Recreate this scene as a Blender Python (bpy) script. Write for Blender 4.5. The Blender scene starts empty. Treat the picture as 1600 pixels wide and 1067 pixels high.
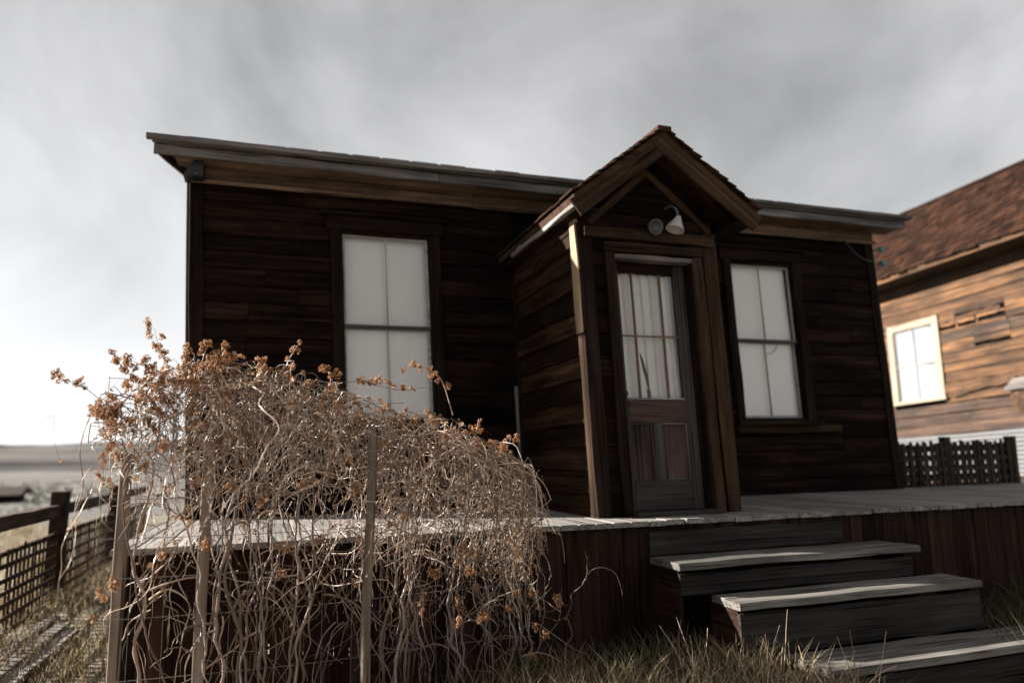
import bpy, bmesh, math, random
import numpy as np
from mathutils import Vector, Matrix

S = bpy.context.scene
COL = S.collection
rng = np.random.default_rng(7)
random.seed(7)

# ------------------------------------------------------------------ camera
CAM = Vector((0.6105, -6.757, 0.4877))
F_PX, YAW, PITCH, ROLL = 1129.0, 0.3251, 0.155, -0.02
cd = bpy.data.cameras.new('camera')
cam = bpy.data.objects.new('camera', cd)
COL.objects.link(cam)
cd.sensor_width = 36.0
cd.lens = 36.0 * F_PX / 1600.0
cd.clip_start, cd.clip_end = 0.05, 9000.0
cy_, sy_ = math.cos(YAW), math.sin(YAW)
r0 = Vector((cy_, -sy_, 0)); f0 = Vector((sy_, cy_, 0)); u0 = Vector((0, 0, 1))
fw = f0 * math.cos(PITCH) + u0 * math.sin(PITCH)
up = u0 * math.cos(PITCH) - f0 * math.sin(PITCH)
ri = r0 * math.cos(ROLL) + up * math.sin(ROLL)
up2 = up * math.cos(ROLL) - r0 * math.sin(ROLL)
M = Matrix.Identity(4)
for i in range(3):
    M[i][0], M[i][1], M[i][2], M[i][3] = ri[i], up2[i], -fw[i], CAM[i]
cam.matrix_world = M
cd.dof.use_dof = True
cd.dof.focus_distance = 4.45
cd.dof.aperture_fstop = 0.8
S.camera = cam

# ------------------------------------------------------------------ sun and sky
SUN_TH, SUN_EL = math.radians(26.5), math.radians(24.2)      # angle from -X towards +Y, elevation
to_sun = Vector((-math.cos(SUN_TH) * math.cos(SUN_EL), math.sin(SUN_TH) * math.cos(SUN_EL), math.sin(SUN_EL)))
sd = bpy.data.lights.new('sun', 'SUN')
sd.energy, sd.angle, sd.color = 5.0, math.radians(0.6), (1.0, 0.93, 0.84)
sun = bpy.data.objects.new('sun', sd)
COL.objects.link(sun)
sun.location = (-8, 6, 9)
sun.rotation_euler = (-to_sun).to_track_quat('-Z', 'Y').to_euler()

W = bpy.data.worlds.new('World')
S.world = W
W.use_nodes = True
nt = W.node_tree
nt.nodes.clear()
def wn(t, **k):
    n = nt.nodes.new(t)
    for a, b in k.items(): setattr(n, a, b)
    return n
out = wn('ShaderNodeOutputWorld'); bg = wn('ShaderNodeBackground')
sky = wn('ShaderNodeTexSky', sky_type='NISHITA', sun_disc=False)
sky.sun_elevation = SUN_EL
sky.sun_rotation = math.atan2(to_sun.x, to_sun.y)
sky.altitude = 2500; sky.air_density = 1.0; sky.dust_density = 0.6; sky.ozone_density = 1.0
bw = wn('ShaderNodeHueSaturation'); bw.inputs['Saturation'].default_value = 0.06; bw.inputs['Value'].default_value = 0.42
tc = wn('ShaderNodeTexCoord')
# thin streaky cloud all round the sky
mp = wn('ShaderNodeMapping'); mp.inputs['Scale'].default_value = (1.0, 1.0, 1.2); mp.inputs['Rotation'].default_value = (0.9, -0.55, 0.6)
nz = wn('ShaderNodeTexNoise'); nz.inputs['Scale'].default_value = 2.4; nz.inputs['Detail'].default_value = 8; nz.inputs['Roughness'].default_value = 0.52; nz.inputs['Distortion'].default_value = 0.45
cr = wn('ShaderNodeValToRGB'); cr.color_ramp.elements[0].position = 0.37; cr.color_ramp.elements[1].position = 0.70
cr.color_ramp.elements[0].color = (0.20, 0.20, 0.20, 1); cr.color_ramp.elements[1].color = (1, 1, 1, 1)
mx = wn('ShaderNodeMixRGB', blend_type='ADD')
mul = wn('ShaderNodeMixRGB', blend_type='MULTIPLY'); mul.inputs['Fac'].default_value = 1.0; mul.inputs['Color2'].default_value = (1.85, 1.85, 1.87, 1)
mx.inputs['Fac'].default_value = 1.0
L = nt.links.new
L(sky.outputs[0], bw.inputs['Color'])
L(tc.outputs['Generated'], mp.inputs['Vector']); L(mp.outputs[0], nz.inputs['Vector'])
L(nz.outputs['Fac'], cr.inputs['Fac']); L(cr.outputs[0], mul.inputs['Color1'])
L(bw.outputs[0], mx.inputs['Color1']); L(mul.outputs[0], mx.inputs['Color2'])
L(mx.outputs[0], bg.inputs['Color']); bg.inputs['Strength'].default_value = 0.064
L(bg.outputs[0], out.inputs['Surface'])

S.view_settings.view_transform = 'Standard'
S.view_settings.look = 'None'
S.view_settings.gamma = 1.0
S.view_settings.use_curve_mapping = False
S.view_settings.exposure = 2.0
S.render.engine = 'CYCLES'
S.cycles.use_denoising = True
S.cycles.max_bounces = 6
S.cycles.transparent_max_bounces = 12
S.cycles.sample_clamp_indirect = 6.0

# ------------------------------------------------------------------ materials
def new_mat(name):
    m = bpy.data.materials.new(name); m.use_nodes = True
    t = m.node_tree; t.nodes.clear()
    o = t.nodes.new('ShaderNodeOutputMaterial')
    return m, t, o

def wood(name, c0, c1, c2=None, rough=0.8, gx=0.9, gy=26.0, var=0.35, bump=0.35, stain=0.5, spec=0.25, pale=1.5):
    """weathered wood: grain along the object's own X axis, every piece with its own tone"""
    m, t, o = new_mat(name); N = t.nodes; l = t.links.new
    tc = N.new('ShaderNodeTexCoord'); oi = N.new('ShaderNodeObjectInfo')
    mp = N.new('ShaderNodeMapping'); mp.inputs['Scale'].default_value = (gx, gy, gy)
    sc = N.new('ShaderNodeMath'); sc.operation = 'MULTIPLY'; sc.inputs[1].default_value = 93.0
    l(oi.outputs['Random'], sc.inputs[0])
    cmb = N.new('ShaderNodeCombineXYZ')
    for k in 'XYZ': l(sc.outputs[0], cmb.inputs[k])
    l(tc.outputs['Object'], mp.inputs['Vector']); l(cmb.outputs[0], mp.inputs['Location'])
    n1 = N.new('ShaderNodeTexNoise'); n1.inputs['Scale'].default_value = 1.0; n1.inputs['Detail'].default_value = 7; n1.inputs['Roughness'].default_value = 0.65; n1.inputs['Distortion'].default_value = 0.4
    l(mp.outputs[0], n1.inputs['Vector'])
    mp2 = N.new('ShaderNodeMapping'); mp2.inputs['Scale'].default_value = (1.6, 5.0, 5.0)
    l(tc.outputs['Object'], mp2.inputs['Vector']); l(cmb.outputs[0], mp2.inputs['Location'])
    n2 = N.new('ShaderNodeTexNoise'); n2.inputs['Scale'].default_value = 1.0; n2.inputs['Detail'].default_value = 4
    l(mp2.outputs[0], n2.inputs['Vector'])
    r = N.new('ShaderNodeValToRGB'); e = r.color_ramp.elements
    e[0].position, e[0].color = 0.30, (*c0, 1); e[1].position, e[1].color = 0.70, (*c1, 1)
    if c2:
        x = e.new(0.5); x.color = (*c2, 1)
    l(n1.outputs['Fac'], r.inputs['Fac'])
    # broad stains
    r2 = N.new('ShaderNodeValToRGB'); r2.color_ramp.elements[0].position = 0.35; r2.color_ramp.elements[1].position = 0.65
    r2.color_ramp.elements[0].color = (1 - stain, 1 - stain, 1 - stain, 1); r2.color_ramp.elements[1].color = (1, 1, 1, 1)
    l(n2.outputs['Fac'], r2.inputs['Fac'])
    mm = N.new('ShaderNodeMixRGB'); mm.blend_type = 'MULTIPLY'; mm.inputs['Fac'].default_value = 1
    l(r.outputs[0], mm.inputs['Color1']); l(r2.outputs[0], mm.inputs['Color2'])
    mp3 = N.new('ShaderNodeMapping'); mp3.inputs['Scale'].default_value = (1.1, 55.0, 55.0)
    l(tc.outputs['Object'], mp3.inputs['Vector']); l(cmb.outputs[0], mp3.inputs['Location'])
    n3 = N.new('ShaderNodeTexNoise'); n3.inputs['Scale'].default_value = 1.0; n3.inputs['Detail'].default_value = 3; n3.inputs['Distortion'].default_value = 0.2
    l(mp3.outputs[0], n3.inputs['Vector'])
    r3 = N.new('ShaderNodeValToRGB'); e3 = r3.color_ramp.elements
    e3[0].position, e3[0].color = 0.34, (0.22, 0.20, 0.19, 1); e3[1].position, e3[1].color = 0.42, (1, 1, 1, 1)
    x3 = e3.new(0.66); x3.color = (1, 1, 1, 1); y3 = e3.new(0.74); y3.color = (pale, pale, pale, 1)
    l(n3.outputs['Fac'], r3.inputs['Fac'])
    m3 = N.new('ShaderNodeMixRGB'); m3.blend_type = 'MULTIPLY'; m3.inputs['Fac'].default_value = 1
    l(mm.outputs[0], m3.inputs['Color1']); l(r3.outputs[0], m3.inputs['Color2']); mm = m3
    hs = N.new('ShaderNodeHueSaturation')
    mr = N.new('ShaderNodeMapRange'); mr.inputs['To Min'].default_value = 1 - var; mr.inputs['To Max'].default_value = 1 + var
    l(oi.outputs['Random'], mr.inputs['Value']); l(mr.outputs[0], hs.inputs['Value'])
    l(mm.outputs[0], hs.inputs['Color'])
    b = N.new('ShaderNodeBsdfPrincipled'); b.inputs['Roughness'].default_value = rough; b.inputs['Specular IOR Level'].default_value = spec
    l(hs.outputs[0], b.inputs['Base Color'])
    bp = N.new('ShaderNodeBump'); bp.inputs['Strength'].default_value = bump; bp.inputs['Distance'].default_value = 0.01
    l(n1.outputs['Fac'], bp.inputs['Height']); l(bp.outputs[0], b.inputs['Normal'])
    l(b.outputs[0], o.inputs['Surface'])
    return m

def plain(name, c, rough=0.7, spec=0.3, nscale=20.0, namt=0.25, metal=0.0, bump=0.0, trans=0.0):
    m, t, o = new_mat(name); N = t.nodes; l = t.links.new
    tc = N.new('ShaderNodeTexCoord'); n = N.new('ShaderNodeTexNoise'); n.inputs['Scale'].default_value = nscale; n.inputs['Detail'].default_value = 4
    l(tc.outputs['Object'], n.inputs['Vector'])
    r = N.new('ShaderNodeMapRange'); r.inputs['To Min'].default_value = 1 - namt; r.inputs['To Max'].default_value = 1 + namt
    l(n.outputs['Fac'], r.inputs['Value'])
    hs = N.new('ShaderNodeHueSaturation'); hs.inputs['Color'].default_value = (*c, 1); l(r.outputs[0], hs.inputs['Value'])
    b = N.new('ShaderNodeBsdfPrincipled'); b.inputs['Roughness'].default_value = rough; b.inputs['Specular IOR Level'].default_value = spec; b.inputs['Metallic'].default_value = metal
    l(hs.outputs[0], b.inputs['Base Color'])
    if bump:
        bp = N.new('ShaderNodeBump'); bp.inputs['Strength'].default_value = bump; bp.inputs['Distance'].default_value = 0.01
        l(n.outputs['Fac'], bp.inputs['Height']); l(bp.outputs[0], b.inputs['Normal'])
    if trans:
        tr = N.new('ShaderNodeBsdfTranslucent'); l(hs.outputs[0], tr.inputs['Color'])
        mxs = N.new('ShaderNodeMixShader'); mxs.inputs['Fac'].default_value = trans
        l(b.outputs[0], mxs.inputs[1]); l(tr.outputs[0], mxs.inputs[2]); l(mxs.outputs[0], o.inputs['Surface'])
    else:
        l(b.outputs[0], o.inputs['Surface'])
    return m

def leafy(name, c0, c1, trans=0.35, spec=0.3, rough=0.65):
    """plant matter, tone varied per island of geometry"""
    m, t, o = new_mat(name); N = t.nodes; l = t.links.new
    g = N.new('ShaderNodeNewGeometry'); oi = N.new('ShaderNodeObjectInfo')
    ad = N.new('ShaderNodeMath'); ad.operation = 'ADD'; l(g.outputs['Random Per Island'], ad.inputs[0]); l(oi.outputs['Random'], ad.inputs[1])
    fr = N.new('ShaderNodeMath'); fr.operation = 'FRACT'; l(ad.outputs[0], fr.inputs[0])
    r = N.new('ShaderNodeValToRGB'); e = r.color_ramp.elements
    e[0].color = (*c0, 1); e[1].color = (*c1, 1)
    l(fr.outputs[0], r.inputs['Fac'])
    b = N.new('ShaderNodeBsdfPrincipled'); b.inputs['Roughness'].default_value = rough; b.inputs['Specular IOR Level'].default_value = spec
    tr = N.new('ShaderNodeBsdfTranslucent')
    l(r.outputs[0], b.inputs['Base Color']); l(r.outputs[0], tr.inputs['Color'])
    mxs = N.new('ShaderNodeMixShader'); mxs.inputs['Fac'].default_value = trans
    l(b.outputs[0], mxs.inputs[1]); l(tr.outputs[0], mxs.inputs[2]); l(mxs.outputs[0], o.inputs['Surface'])
    return m

def glass_mat():
    m, t, o = new_mat('pane_glass'); N = t.nodes; l = t.links.new
    tr = N.new('ShaderNodeBsdfTransparent'); tr.inputs['Color'].default_value = (0.98, 0.985, 0.985, 1)
    gl = N.new('ShaderNodeBsdfGlossy'); gl.inputs['Roughness'].default_value = 0.03
    fr = N.new('ShaderNodeFresnel'); fr.inputs['IOR'].default_value = 1.5
    tc = N.new('ShaderNodeTexCoord'); n = N.new('ShaderNodeTexNoise'); n.inputs['Scale'].default_value = 4.0
    bp = N.new('ShaderNodeBump'); bp.inputs['Strength'].default_value = 0.12; bp.inputs['Distance'].default_value = 0.02
    l(tc.outputs['Object'], n.inputs['Vector']); l(n.outputs['Fac'], bp.inputs['Height']); l(bp.outputs[0], gl.inputs['Normal'])
    mxs = N.new('ShaderNodeMixShader')
    l(fr.outputs[0], mxs.inputs['Fac']); l(tr.outputs[0], mxs.inputs[1]); l(gl.outputs[0], mxs.inputs[2]); l(mxs.outputs[0], o.inputs['Surface'])
    return m

MAT = {}
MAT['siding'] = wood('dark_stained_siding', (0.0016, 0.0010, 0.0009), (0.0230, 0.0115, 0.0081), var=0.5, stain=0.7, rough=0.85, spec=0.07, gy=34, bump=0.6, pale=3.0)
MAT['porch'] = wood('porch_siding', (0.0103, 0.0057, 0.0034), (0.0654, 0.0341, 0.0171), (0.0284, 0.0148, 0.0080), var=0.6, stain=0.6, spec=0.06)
MAT['trim'] = wood('dark_trim', (0.0066, 0.0040, 0.0033), (0.0272, 0.0163, 0.0123), var=0.25, spec=0.06)
MAT['trim_brown'] = wood('brown_trim', (0.0170, 0.0098, 0.0060), (0.0640, 0.0395, 0.0244), var=0.25, spec=0.06)
MAT['frieze'] = wood('frieze_wood', (0.0662, 0.0406, 0.0284), (0.2268, 0.1559, 0.1087), var=0.2, gx=0.7, gy=16, spec=0.06)
MAT['greywood'] = wood('grey_weathered_wood', (0.0780, 0.0690, 0.0660), (0.2160, 0.1980, 0.1920), var=0.25, gy=30)
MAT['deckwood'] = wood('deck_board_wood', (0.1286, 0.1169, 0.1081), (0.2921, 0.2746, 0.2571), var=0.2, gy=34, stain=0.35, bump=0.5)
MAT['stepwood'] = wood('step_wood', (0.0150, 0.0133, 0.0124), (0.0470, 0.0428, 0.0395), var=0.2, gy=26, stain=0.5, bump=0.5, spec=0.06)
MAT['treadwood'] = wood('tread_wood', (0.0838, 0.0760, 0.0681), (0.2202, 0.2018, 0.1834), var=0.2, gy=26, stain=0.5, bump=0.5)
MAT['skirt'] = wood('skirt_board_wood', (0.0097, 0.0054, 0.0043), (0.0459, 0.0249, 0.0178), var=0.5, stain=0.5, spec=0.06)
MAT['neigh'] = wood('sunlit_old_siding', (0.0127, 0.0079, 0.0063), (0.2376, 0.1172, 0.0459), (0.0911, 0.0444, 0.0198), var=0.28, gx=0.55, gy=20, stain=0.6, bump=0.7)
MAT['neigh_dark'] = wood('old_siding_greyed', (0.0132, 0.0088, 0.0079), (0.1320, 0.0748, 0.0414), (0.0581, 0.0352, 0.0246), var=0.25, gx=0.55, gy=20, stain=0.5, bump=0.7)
MAT['cream'] = wood('cream_paint_frame', (0.2325, 0.1875, 0.1350), (0.3000, 0.2587, 0.2025), var=0.05, stain=0.1, bump=0.1)
MAT['blindpaint'] = wood('grey_sash_paint', (0.16, 0.15, 0.14), (0.26, 0.25, 0.235), var=0.05, stain=0.1, bump=0.1)
MAT['shingle'] = wood('roof_shingle_wood', (0.009, 0.0042, 0.0028), (0.056, 0.025, 0.0140), var=0.55, gx=4, gy=30, stain=0.5, spec=0.08)
MAT['pshingle'] = wood('dark_shingle', (0.0149, 0.0081, 0.0059), (0.0632, 0.0335, 0.0223), var=0.4, gx=4, gy=30, spec=0.06)
MAT['fence'] = wood('dark_fence_wood', (0.0143, 0.0097, 0.0078), (0.0650, 0.0423, 0.0299), var=0.35)
MAT['doorwood'] = wood('door_wood', (0.0306, 0.0261, 0.0252), (0.0792, 0.0684, 0.0648), var=0.15, gy=20, stain=0.35, spec=0.1)
MAT['doorpanel'] = wood('door_panel_wood', (0.036, 0.026, 0.025), (0.100, 0.064, 0.055), var=0.2, gy=14, stain=0.4, spec=0.1)
MAT['muntin'] = wood('brown_muntin', (0.12, 0.075, 0.048), (0.21, 0.135, 0.09), var=0.1, stain=0.2)
MAT['sash'] = wood('sash_paint', (0.30, 0.29, 0.28), (0.50, 0.49, 0.47), var=0.1, stain=0.3)
MAT['railgrey'] = wood('meeting_rail_paint', (0.06, 0.058, 0.058), (0.14, 0.135, 0.13), var=0.1)
MAT['post'] = wood('stake_wood', (0.13, 0.098, 0.075), (0.34, 0.265, 0.205), var=0.15, gy=22, stain=0.5)
MAT['fencebrown'] = wood('brown_fence_wood', (0.030, 0.019, 0.013), (0.115, 0.072, 0.050), var=0.3, spec=0.1)
MAT['lit_barewood'] = wood('sunlit_bare_wood', (0.2125, 0.1438, 0.0938), (0.4500, 0.3313, 0.2250), var=0.1, spec=0.1)  # bare wood, its tone kept pale to paint in the sun patch
MAT['dark'] = plain('dark_interior', (0.010, 0.008, 0.008), 0.95, 0.1)
MAT['blind'] = plain('white_roller_blind', (0.86, 0.86, 0.85), 0.8, 0.2, 3.0, 0.05)
MAT['sunblind'] = plain('toned_down_blind', (0.2480, 0.2418, 0.2325), 0.9, 0.1, 3.0, 0.12)  # darkened copy of the white blind so direct sun does not burn out
MAT['curtain'] = plain('white_curtain', (0.74, 0.73, 0.71), 0.9, 0.1, 8.0, 0.06)
MAT['glass'] = glass_mat()
MAT['lampwhite'] = plain('lamp_enamel', (0.3450, 0.3412, 0.3375), 0.4, 0.4, 6, 0.06)
MAT['metal'] = plain('grey_metal', (0.09, 0.09, 0.095), 0.5, 0.4, 14, 0.2, 0.5)
MAT['blackiron'] = plain('black_iron', (0.008, 0.008, 0.009), 0.5, 0.4, 14, 0.2)
MAT['tin'] = plain('galvanised_tin', (0.1550, 0.1575, 0.1625), 0.5, 0.5, 9, 0.15, 0.25)
MAT['insul'] = plain('teal_glass_insulator', (0.03, 0.16, 0.17), 0.2, 0.6, 9, 0.1)
MAT['red'] = plain('red_paint', (0.30, 0.025, 0.02), 0.6, 0.3)
MAT['wire'] = plain('rusty_wire', (0.11, 0.095, 0.085), 0.6, 0.4, 30, 0.3)
MAT['stem'] = leafy('dry_vine_stem', (0.0978, 0.0743, 0.0645), (0.3323, 0.2541, 0.2053), 0.05, spec=0.4, rough=0.5)
MAT['twig'] = leafy('dry_vine_twig', (0.1008, 0.0694, 0.0549), (0.6272, 0.4704, 0.3584), 0.12, spec=0.7, rough=0.38)
MAT['leafbit'] = leafy('shrivelled_leaf', (0.10, 0.055, 0.032), (0.36, 0.20, 0.105), 0.3)
MAT['cone'] = leafy('dried_hop_cone', (0.16, 0.075, 0.036), (0.46, 0.25, 0.12), 0.32)
MAT['grass_dry'] = leafy('dry_grass', (0.095, 0.073, 0.040), (0.36, 0.28, 0.165), 0.3)
MAT['grass_green'] = leafy('green_dry_grass', (0.020, 0.021, 0.010), (0.10, 0.090, 0.050), 0.3)
MAT['sage'] = leafy('sagebrush_leaf', (0.10, 0.10, 0.09), (0.26, 0.26, 0.22), 0.2)

# ------------------------------------------------------------------ builders
LEAN = -0.04
def ln(p):                                   # the old house leans to the left
    return Vector((p[0] + LEAN * p[2], p[1], p[2]))

def put(o, parent):
    COL.objects.link(o)
    if parent is not None:
        o.parent = parent
        pm = Matrix.Translation(parent['_w']) if '_w' in parent.keys() else None
    return o

WORLD = {}
def setw(o, mat, parent=None):
    WORLD[o.name] = mat
    if parent is not None:
        o.parent = parent
        o.matrix_parent_inverse = Matrix.Identity(4)
        o.matrix_basis = WORLD[parent.name].inverted() @ mat
    else:
        o.matrix_basis = mat

def empty(name, loc, label, cat, group=None):
    o = bpy.data.objects.new(name, None); COL.objects.link(o)
    o.empty_display_size = 0.2
    setw(o, Matrix.Translation(Vector(loc)))
    tag(o, label, cat, group)
    return o

def tag(o, label=None, cat=None, group=None, kind=None):
    if label: o['label'] = label
    if cat: o['category'] = cat
    if group: o['group'] = group
    if kind: o['kind'] = kind
    return o

def mesh_obj(name, verts, faces, mat, parent=None, mw=None, smooth=False):
    me = bpy.data.meshes.new(name)
    me.from_pydata([tuple(v) for v in verts], [], faces)
    me.materials.append(MAT[mat] if isinstance(mat, str) else mat)
    if smooth: me.shade_smooth()
    me.update()
    o = bpy.data.objects.new(name, me); COL.objects.link(o)
    setw(o, mw if mw is not None else Matrix.Identity(4), parent)
    return o

def plank(parent, name, a, b, w, t, nrm, mat, jit=0.004, segs=4, lean=False, w2=None, endjit=0.0, sag=0.0, ch=0.006):
    """a board from a to b (centre line); nrm = direction of its good face"""
    if lean: a, b = ln(a), ln(b)
    a, b = Vector(a), Vector(b)
    X = (b - a); Ln = X.length; X.normalize()
    Z = Vector(nrm); Z = (Z - X * Z.dot(X)).normalized(); Y = Z.cross(X)
    mid = (a + b) / 2
    mw = Matrix(((X.x, Y.x, Z.x, mid.x), (X.y, Y.y, Z.y, mid.y), (X.z, Y.z, Z.z, mid.z), (0, 0, 0, 1)))
    V = []; c = min(ch, t * 0.45, w * 0.15); w2 = w if w2 is None else w2
    for i in range(segs + 1):
        s = i / segs; ww = (w + (w2 - w) * s) / 2
        x = (s - 0.5) * Ln
        j1, j2, jz = rng.normal(0, jit, 3)
        if i in (0, segs): x += rng.normal(0, endjit) if endjit else 0
        dy = -sag * 4 * s * (1 - s)
        for y, z in ((-ww + j1, -t / 2), (ww + j2, -t / 2), (ww + j2, t / 2 - c), (ww - c + j2, t / 2), (-ww + c + j1, t / 2), (-ww + j1, t / 2 - c)):
            V.append((x, y + dy, z + jz * 0.5))
    Fc = []
    for i in range(segs):
        for k in range(6):
            k2 = (k + 1) % 6
            Fc.append((i * 6 + k, (i + 1) * 6 + k, (i + 1) * 6 + k2, i * 6 + k2))
    Fc.append(tuple(range(6))); Fc.append(tuple(reversed(range(segs * 6, segs * 6 + 6))))
    # consistent outward winding
    o = mesh_obj(name, V, Fc, mat, parent, mw)
    return o

def boxes(name, lst, mat, parent=None, lean=False, origin=None):
    """one mesh out of axis-aligned boxes ((x0,y0,z0),(x1,y1,z1))"""
    P = []; Fc = []
    for (x0, y0, z0), (x1, y1, z1) in lst:
        k = len(P)
        for z in (z0, z1):
            for x, y in ((x0, y0), (x1, y0), (x1, y1), (x0, y1)):
                P.append(ln((x, y, z)) if lean else Vector((x, y, z)))
        Fc += [(k, k + 3, k + 2, k + 1), (k + 4, k + 5, k + 6, k + 7), (k, k + 1, k + 5, k + 4), (k + 1, k + 2, k + 6, k + 5), (k + 2, k + 3, k + 7, k + 6), (k + 3, k, k + 4, k + 7)]
    c = sum(P, Vector()) / len(P) if origin is None else Vector(origin)
    return mesh_obj(name, [p - c for p in P], Fc, mat, parent, Matrix.Translation(c))

def tube_arrays(paths, sides=4):
    """paths: list of (points Nx3, radii N) -> verts, faces"""
    VV = []; FF = []; off = 0
    ang = np.arange(sides) * 2 * np.pi / sides
    for P, R in paths:
        P = np.asarray(P, float); n = len(P)
        T = np.gradient(P, axis=0); T /= np.linalg.norm(T, axis=1, keepdims=True) + 1e-9
        ref = np.array([0.31, 0.27, 0.91]); 
        A = np.cross(T, ref); la = np.linalg.norm(A, axis=1, keepdims=True)
        bad = la[:, 0] < 0.2
        if bad.any(): A[bad] = np.cross(T[bad], np.array([0.9, -0.3, 0.1]))
        A /= np.linalg.norm(A, axis=1, keepdims=True) + 1e-9
        B = np.cross(T, A)
        R = np.broadcast_to(np.asarray(R, float), (n,))
        ring = P[:, None, :] + R[:, None, None] * (np.cos(ang)[None, :, None] * A[:, None, :] + np.sin(ang)[None, :, None] * B[:, None, :])
        VV.append(ring.reshape(-1, 3))
        i = np.arange(n - 1)[:, None] * sides; k = np.arange(sides)[None, :]; k2 = (k + 1) % sides
        FF.append(np.stack([i + k, i + k2, i + sides + k2, i + sides + k], -1).reshape(-1, 4) + off)
        off += n * sides
    return np.concatenate(VV), np.concatenate(FF)

def np_mesh(name, V, Fq, mat, parent=None, mw=None, smooth=True, kind=None):
    me = bpy.data.meshes.new(name)
    n = Fq.shape[1]
    me.vertices.add(len(V)); me.vertices.foreach_set('co', np.ascontiguousarray(V, dtype=np.float32).ravel())
    me.loops.add(Fq.size); me.loops.foreach_set('vertex_index', np.ascontiguousarray(Fq, dtype=np.int32).ravel())
    me.polygons.add(len(Fq)); me.polygons.foreach_set('loop_start', np.arange(0, Fq.size, n, dtype=np.int32))
    me.materials.append(MAT[mat]); me.update(calc_edges=True); me.validate()
    if smooth: me.shade_smooth()
    o = bpy.data.objects.new(name, me); COL.objects.link(o)
    setw(o, mw if mw is not None else Matrix.Identity(4), parent)
    if kind: o['kind'] = kind
    return o

def tube(name, pts, r, mat, parent=None, sides=8):
    pts = np.asarray(pts, float); c = pts.mean(0)
    V, Fq = tube_arrays([(pts - c, r)], sides)
    return np_mesh(name, V, Fq, mat, parent, Matrix.Translation(Vector(c)))

def lathe(name, prof, mat, parent, mw, n=20):
    V = []; Fc = []
    for r, z in prof:
        for k in range(n):
            a = 2 * math.pi * k / n; V.append((r * math.cos(a), r * math.sin(a), z))
    for i in range(len(prof) - 1):
        for k in range(n):
            k2 = (k + 1) % n; Fc.append((i * n + k, i * n + k2, (i + 1) * n + k2, (i + 1) * n + k))
    return mesh_obj(name, V, Fc, mat, parent, mw, True)

def spline(pts, n):
    """smooth curve through points"""
    P = np.asarray(pts, float); m = len(P)
    P = np.vstack([2 * P[0] - P[1], P, 2 * P[-1] - P[-2]])
    t = np.linspace(0, m - 1 - 1e-6, n); i = t.astype(int); u = (t - i)[:, None]
    p0, p1, p2, p3 = P[i], P[i + 1], P[i + 2], P[i + 3]
    return 0.5 * ((2 * p1) + (-p0 + p2) * u + (2 * p0 - 5 * p1 + 4 * p2 - p3) * u ** 2 + (-p0 + 3 * p1 - 3 * p2 + p3) * u ** 3)

GZ = -1.05
def gz(x, y):
    """ground height round the yard"""
    return GZ + 0.03 * np.sin(x * 1.3 + 0.4) * np.cos(y * 1.1) + 0.012 * np.sin(x * 4.1 + y * 3.3)

# ------------------------------------------------------------------ ground and hills
def ground_material():
    m, t, o = new_mat('dry_earth'); N = t.nodes; l = t.links.new
    g = N.new('ShaderNodeNewGeometry')
    n1 = N.new('ShaderNodeTexNoise'); n1.inputs['Scale'].default_value = 0.9; n1.inputs['Detail'].default_value = 8
    n2 = N.new('ShaderNodeTexNoise'); n2.inputs['Scale'].default_value = 14; n2.inputs['Detail'].default_value = 5
    n3 = N.new('ShaderNodeTexNoise'); n3.inputs['Scale'].default_value = 0.05; n3.inputs['Detail'].default_value = 6
    for n in (n1, n2, n3): l(g.outputs['Position'], n.inputs['Vector'])
    r = N.new('ShaderNodeValToRGB'); e = r.color_ramp.elements
    e[0].position, e[0].color = 0.3, (0.17, 0.145, 0.11, 1); e[1].position, e[1].color = 0.7, (0.40, 0.35, 0.27, 1)
    l(n1.outputs['Fac'], r.inputs['Fac'])
    r3 = N.new('ShaderNodeValToRGB'); e = r3.color_ramp.elements
    e[0].position, e[0].color = 0.35, (0.095, 0.092, 0.088, 1); e[1].position, e[1].color = 0.65, (0.20, 0.193, 0.182, 1)
    l(n3.outputs['Fac'], r3.inputs['Fac'])
    mx = N.new('ShaderNodeMixRGB'); vl = N.new('ShaderNodeVectorMath'); vl.operation = 'LENGTH'; l(g.outputs['Position'], vl.inputs[0])
    mrg = N.new('ShaderNodeMapRange'); mrg.inputs['From Min'].default_value = 8; mrg.inputs['From Max'].default_value = 26; l(vl.outputs['Value'], mrg.inputs['Value']); l(mrg.outputs[0], mx.inputs['Fac']); l(r.outputs[0], mx.inputs['Color1']); l(r3.outputs[0], mx.inputs['Color2'])
    b = N.new('ShaderNodeBsdfPrincipled'); b.inputs['Roughness'].default_value = 0.95; b.inputs['Specular IOR Level'].default_value = 0.1
    mm = N.new('ShaderNodeMixRGB'); mm.blend_type = 'MULTIPLY'; mm.inputs['Fac'].default_value = 0.5
    l(mx.outputs[0], mm.inputs['Color1']); l(n2.outputs['Fac'], mm.inputs['Color2'])
    l(mm.outputs[0], b.inputs['Base Color'])
    bp = N.new('ShaderNodeBump'); bp.inputs['Strength'].default_value = 0.6; bp.inputs['Distance'].default_value = 0.04
    l(n2.outputs['Fac'], bp.inputs['Height']); l(bp.outputs[0], b.inputs['Normal']); l(b.outputs[0], o.inputs['Surface'])
    return m
MAT['ground'] = ground_material()

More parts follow.
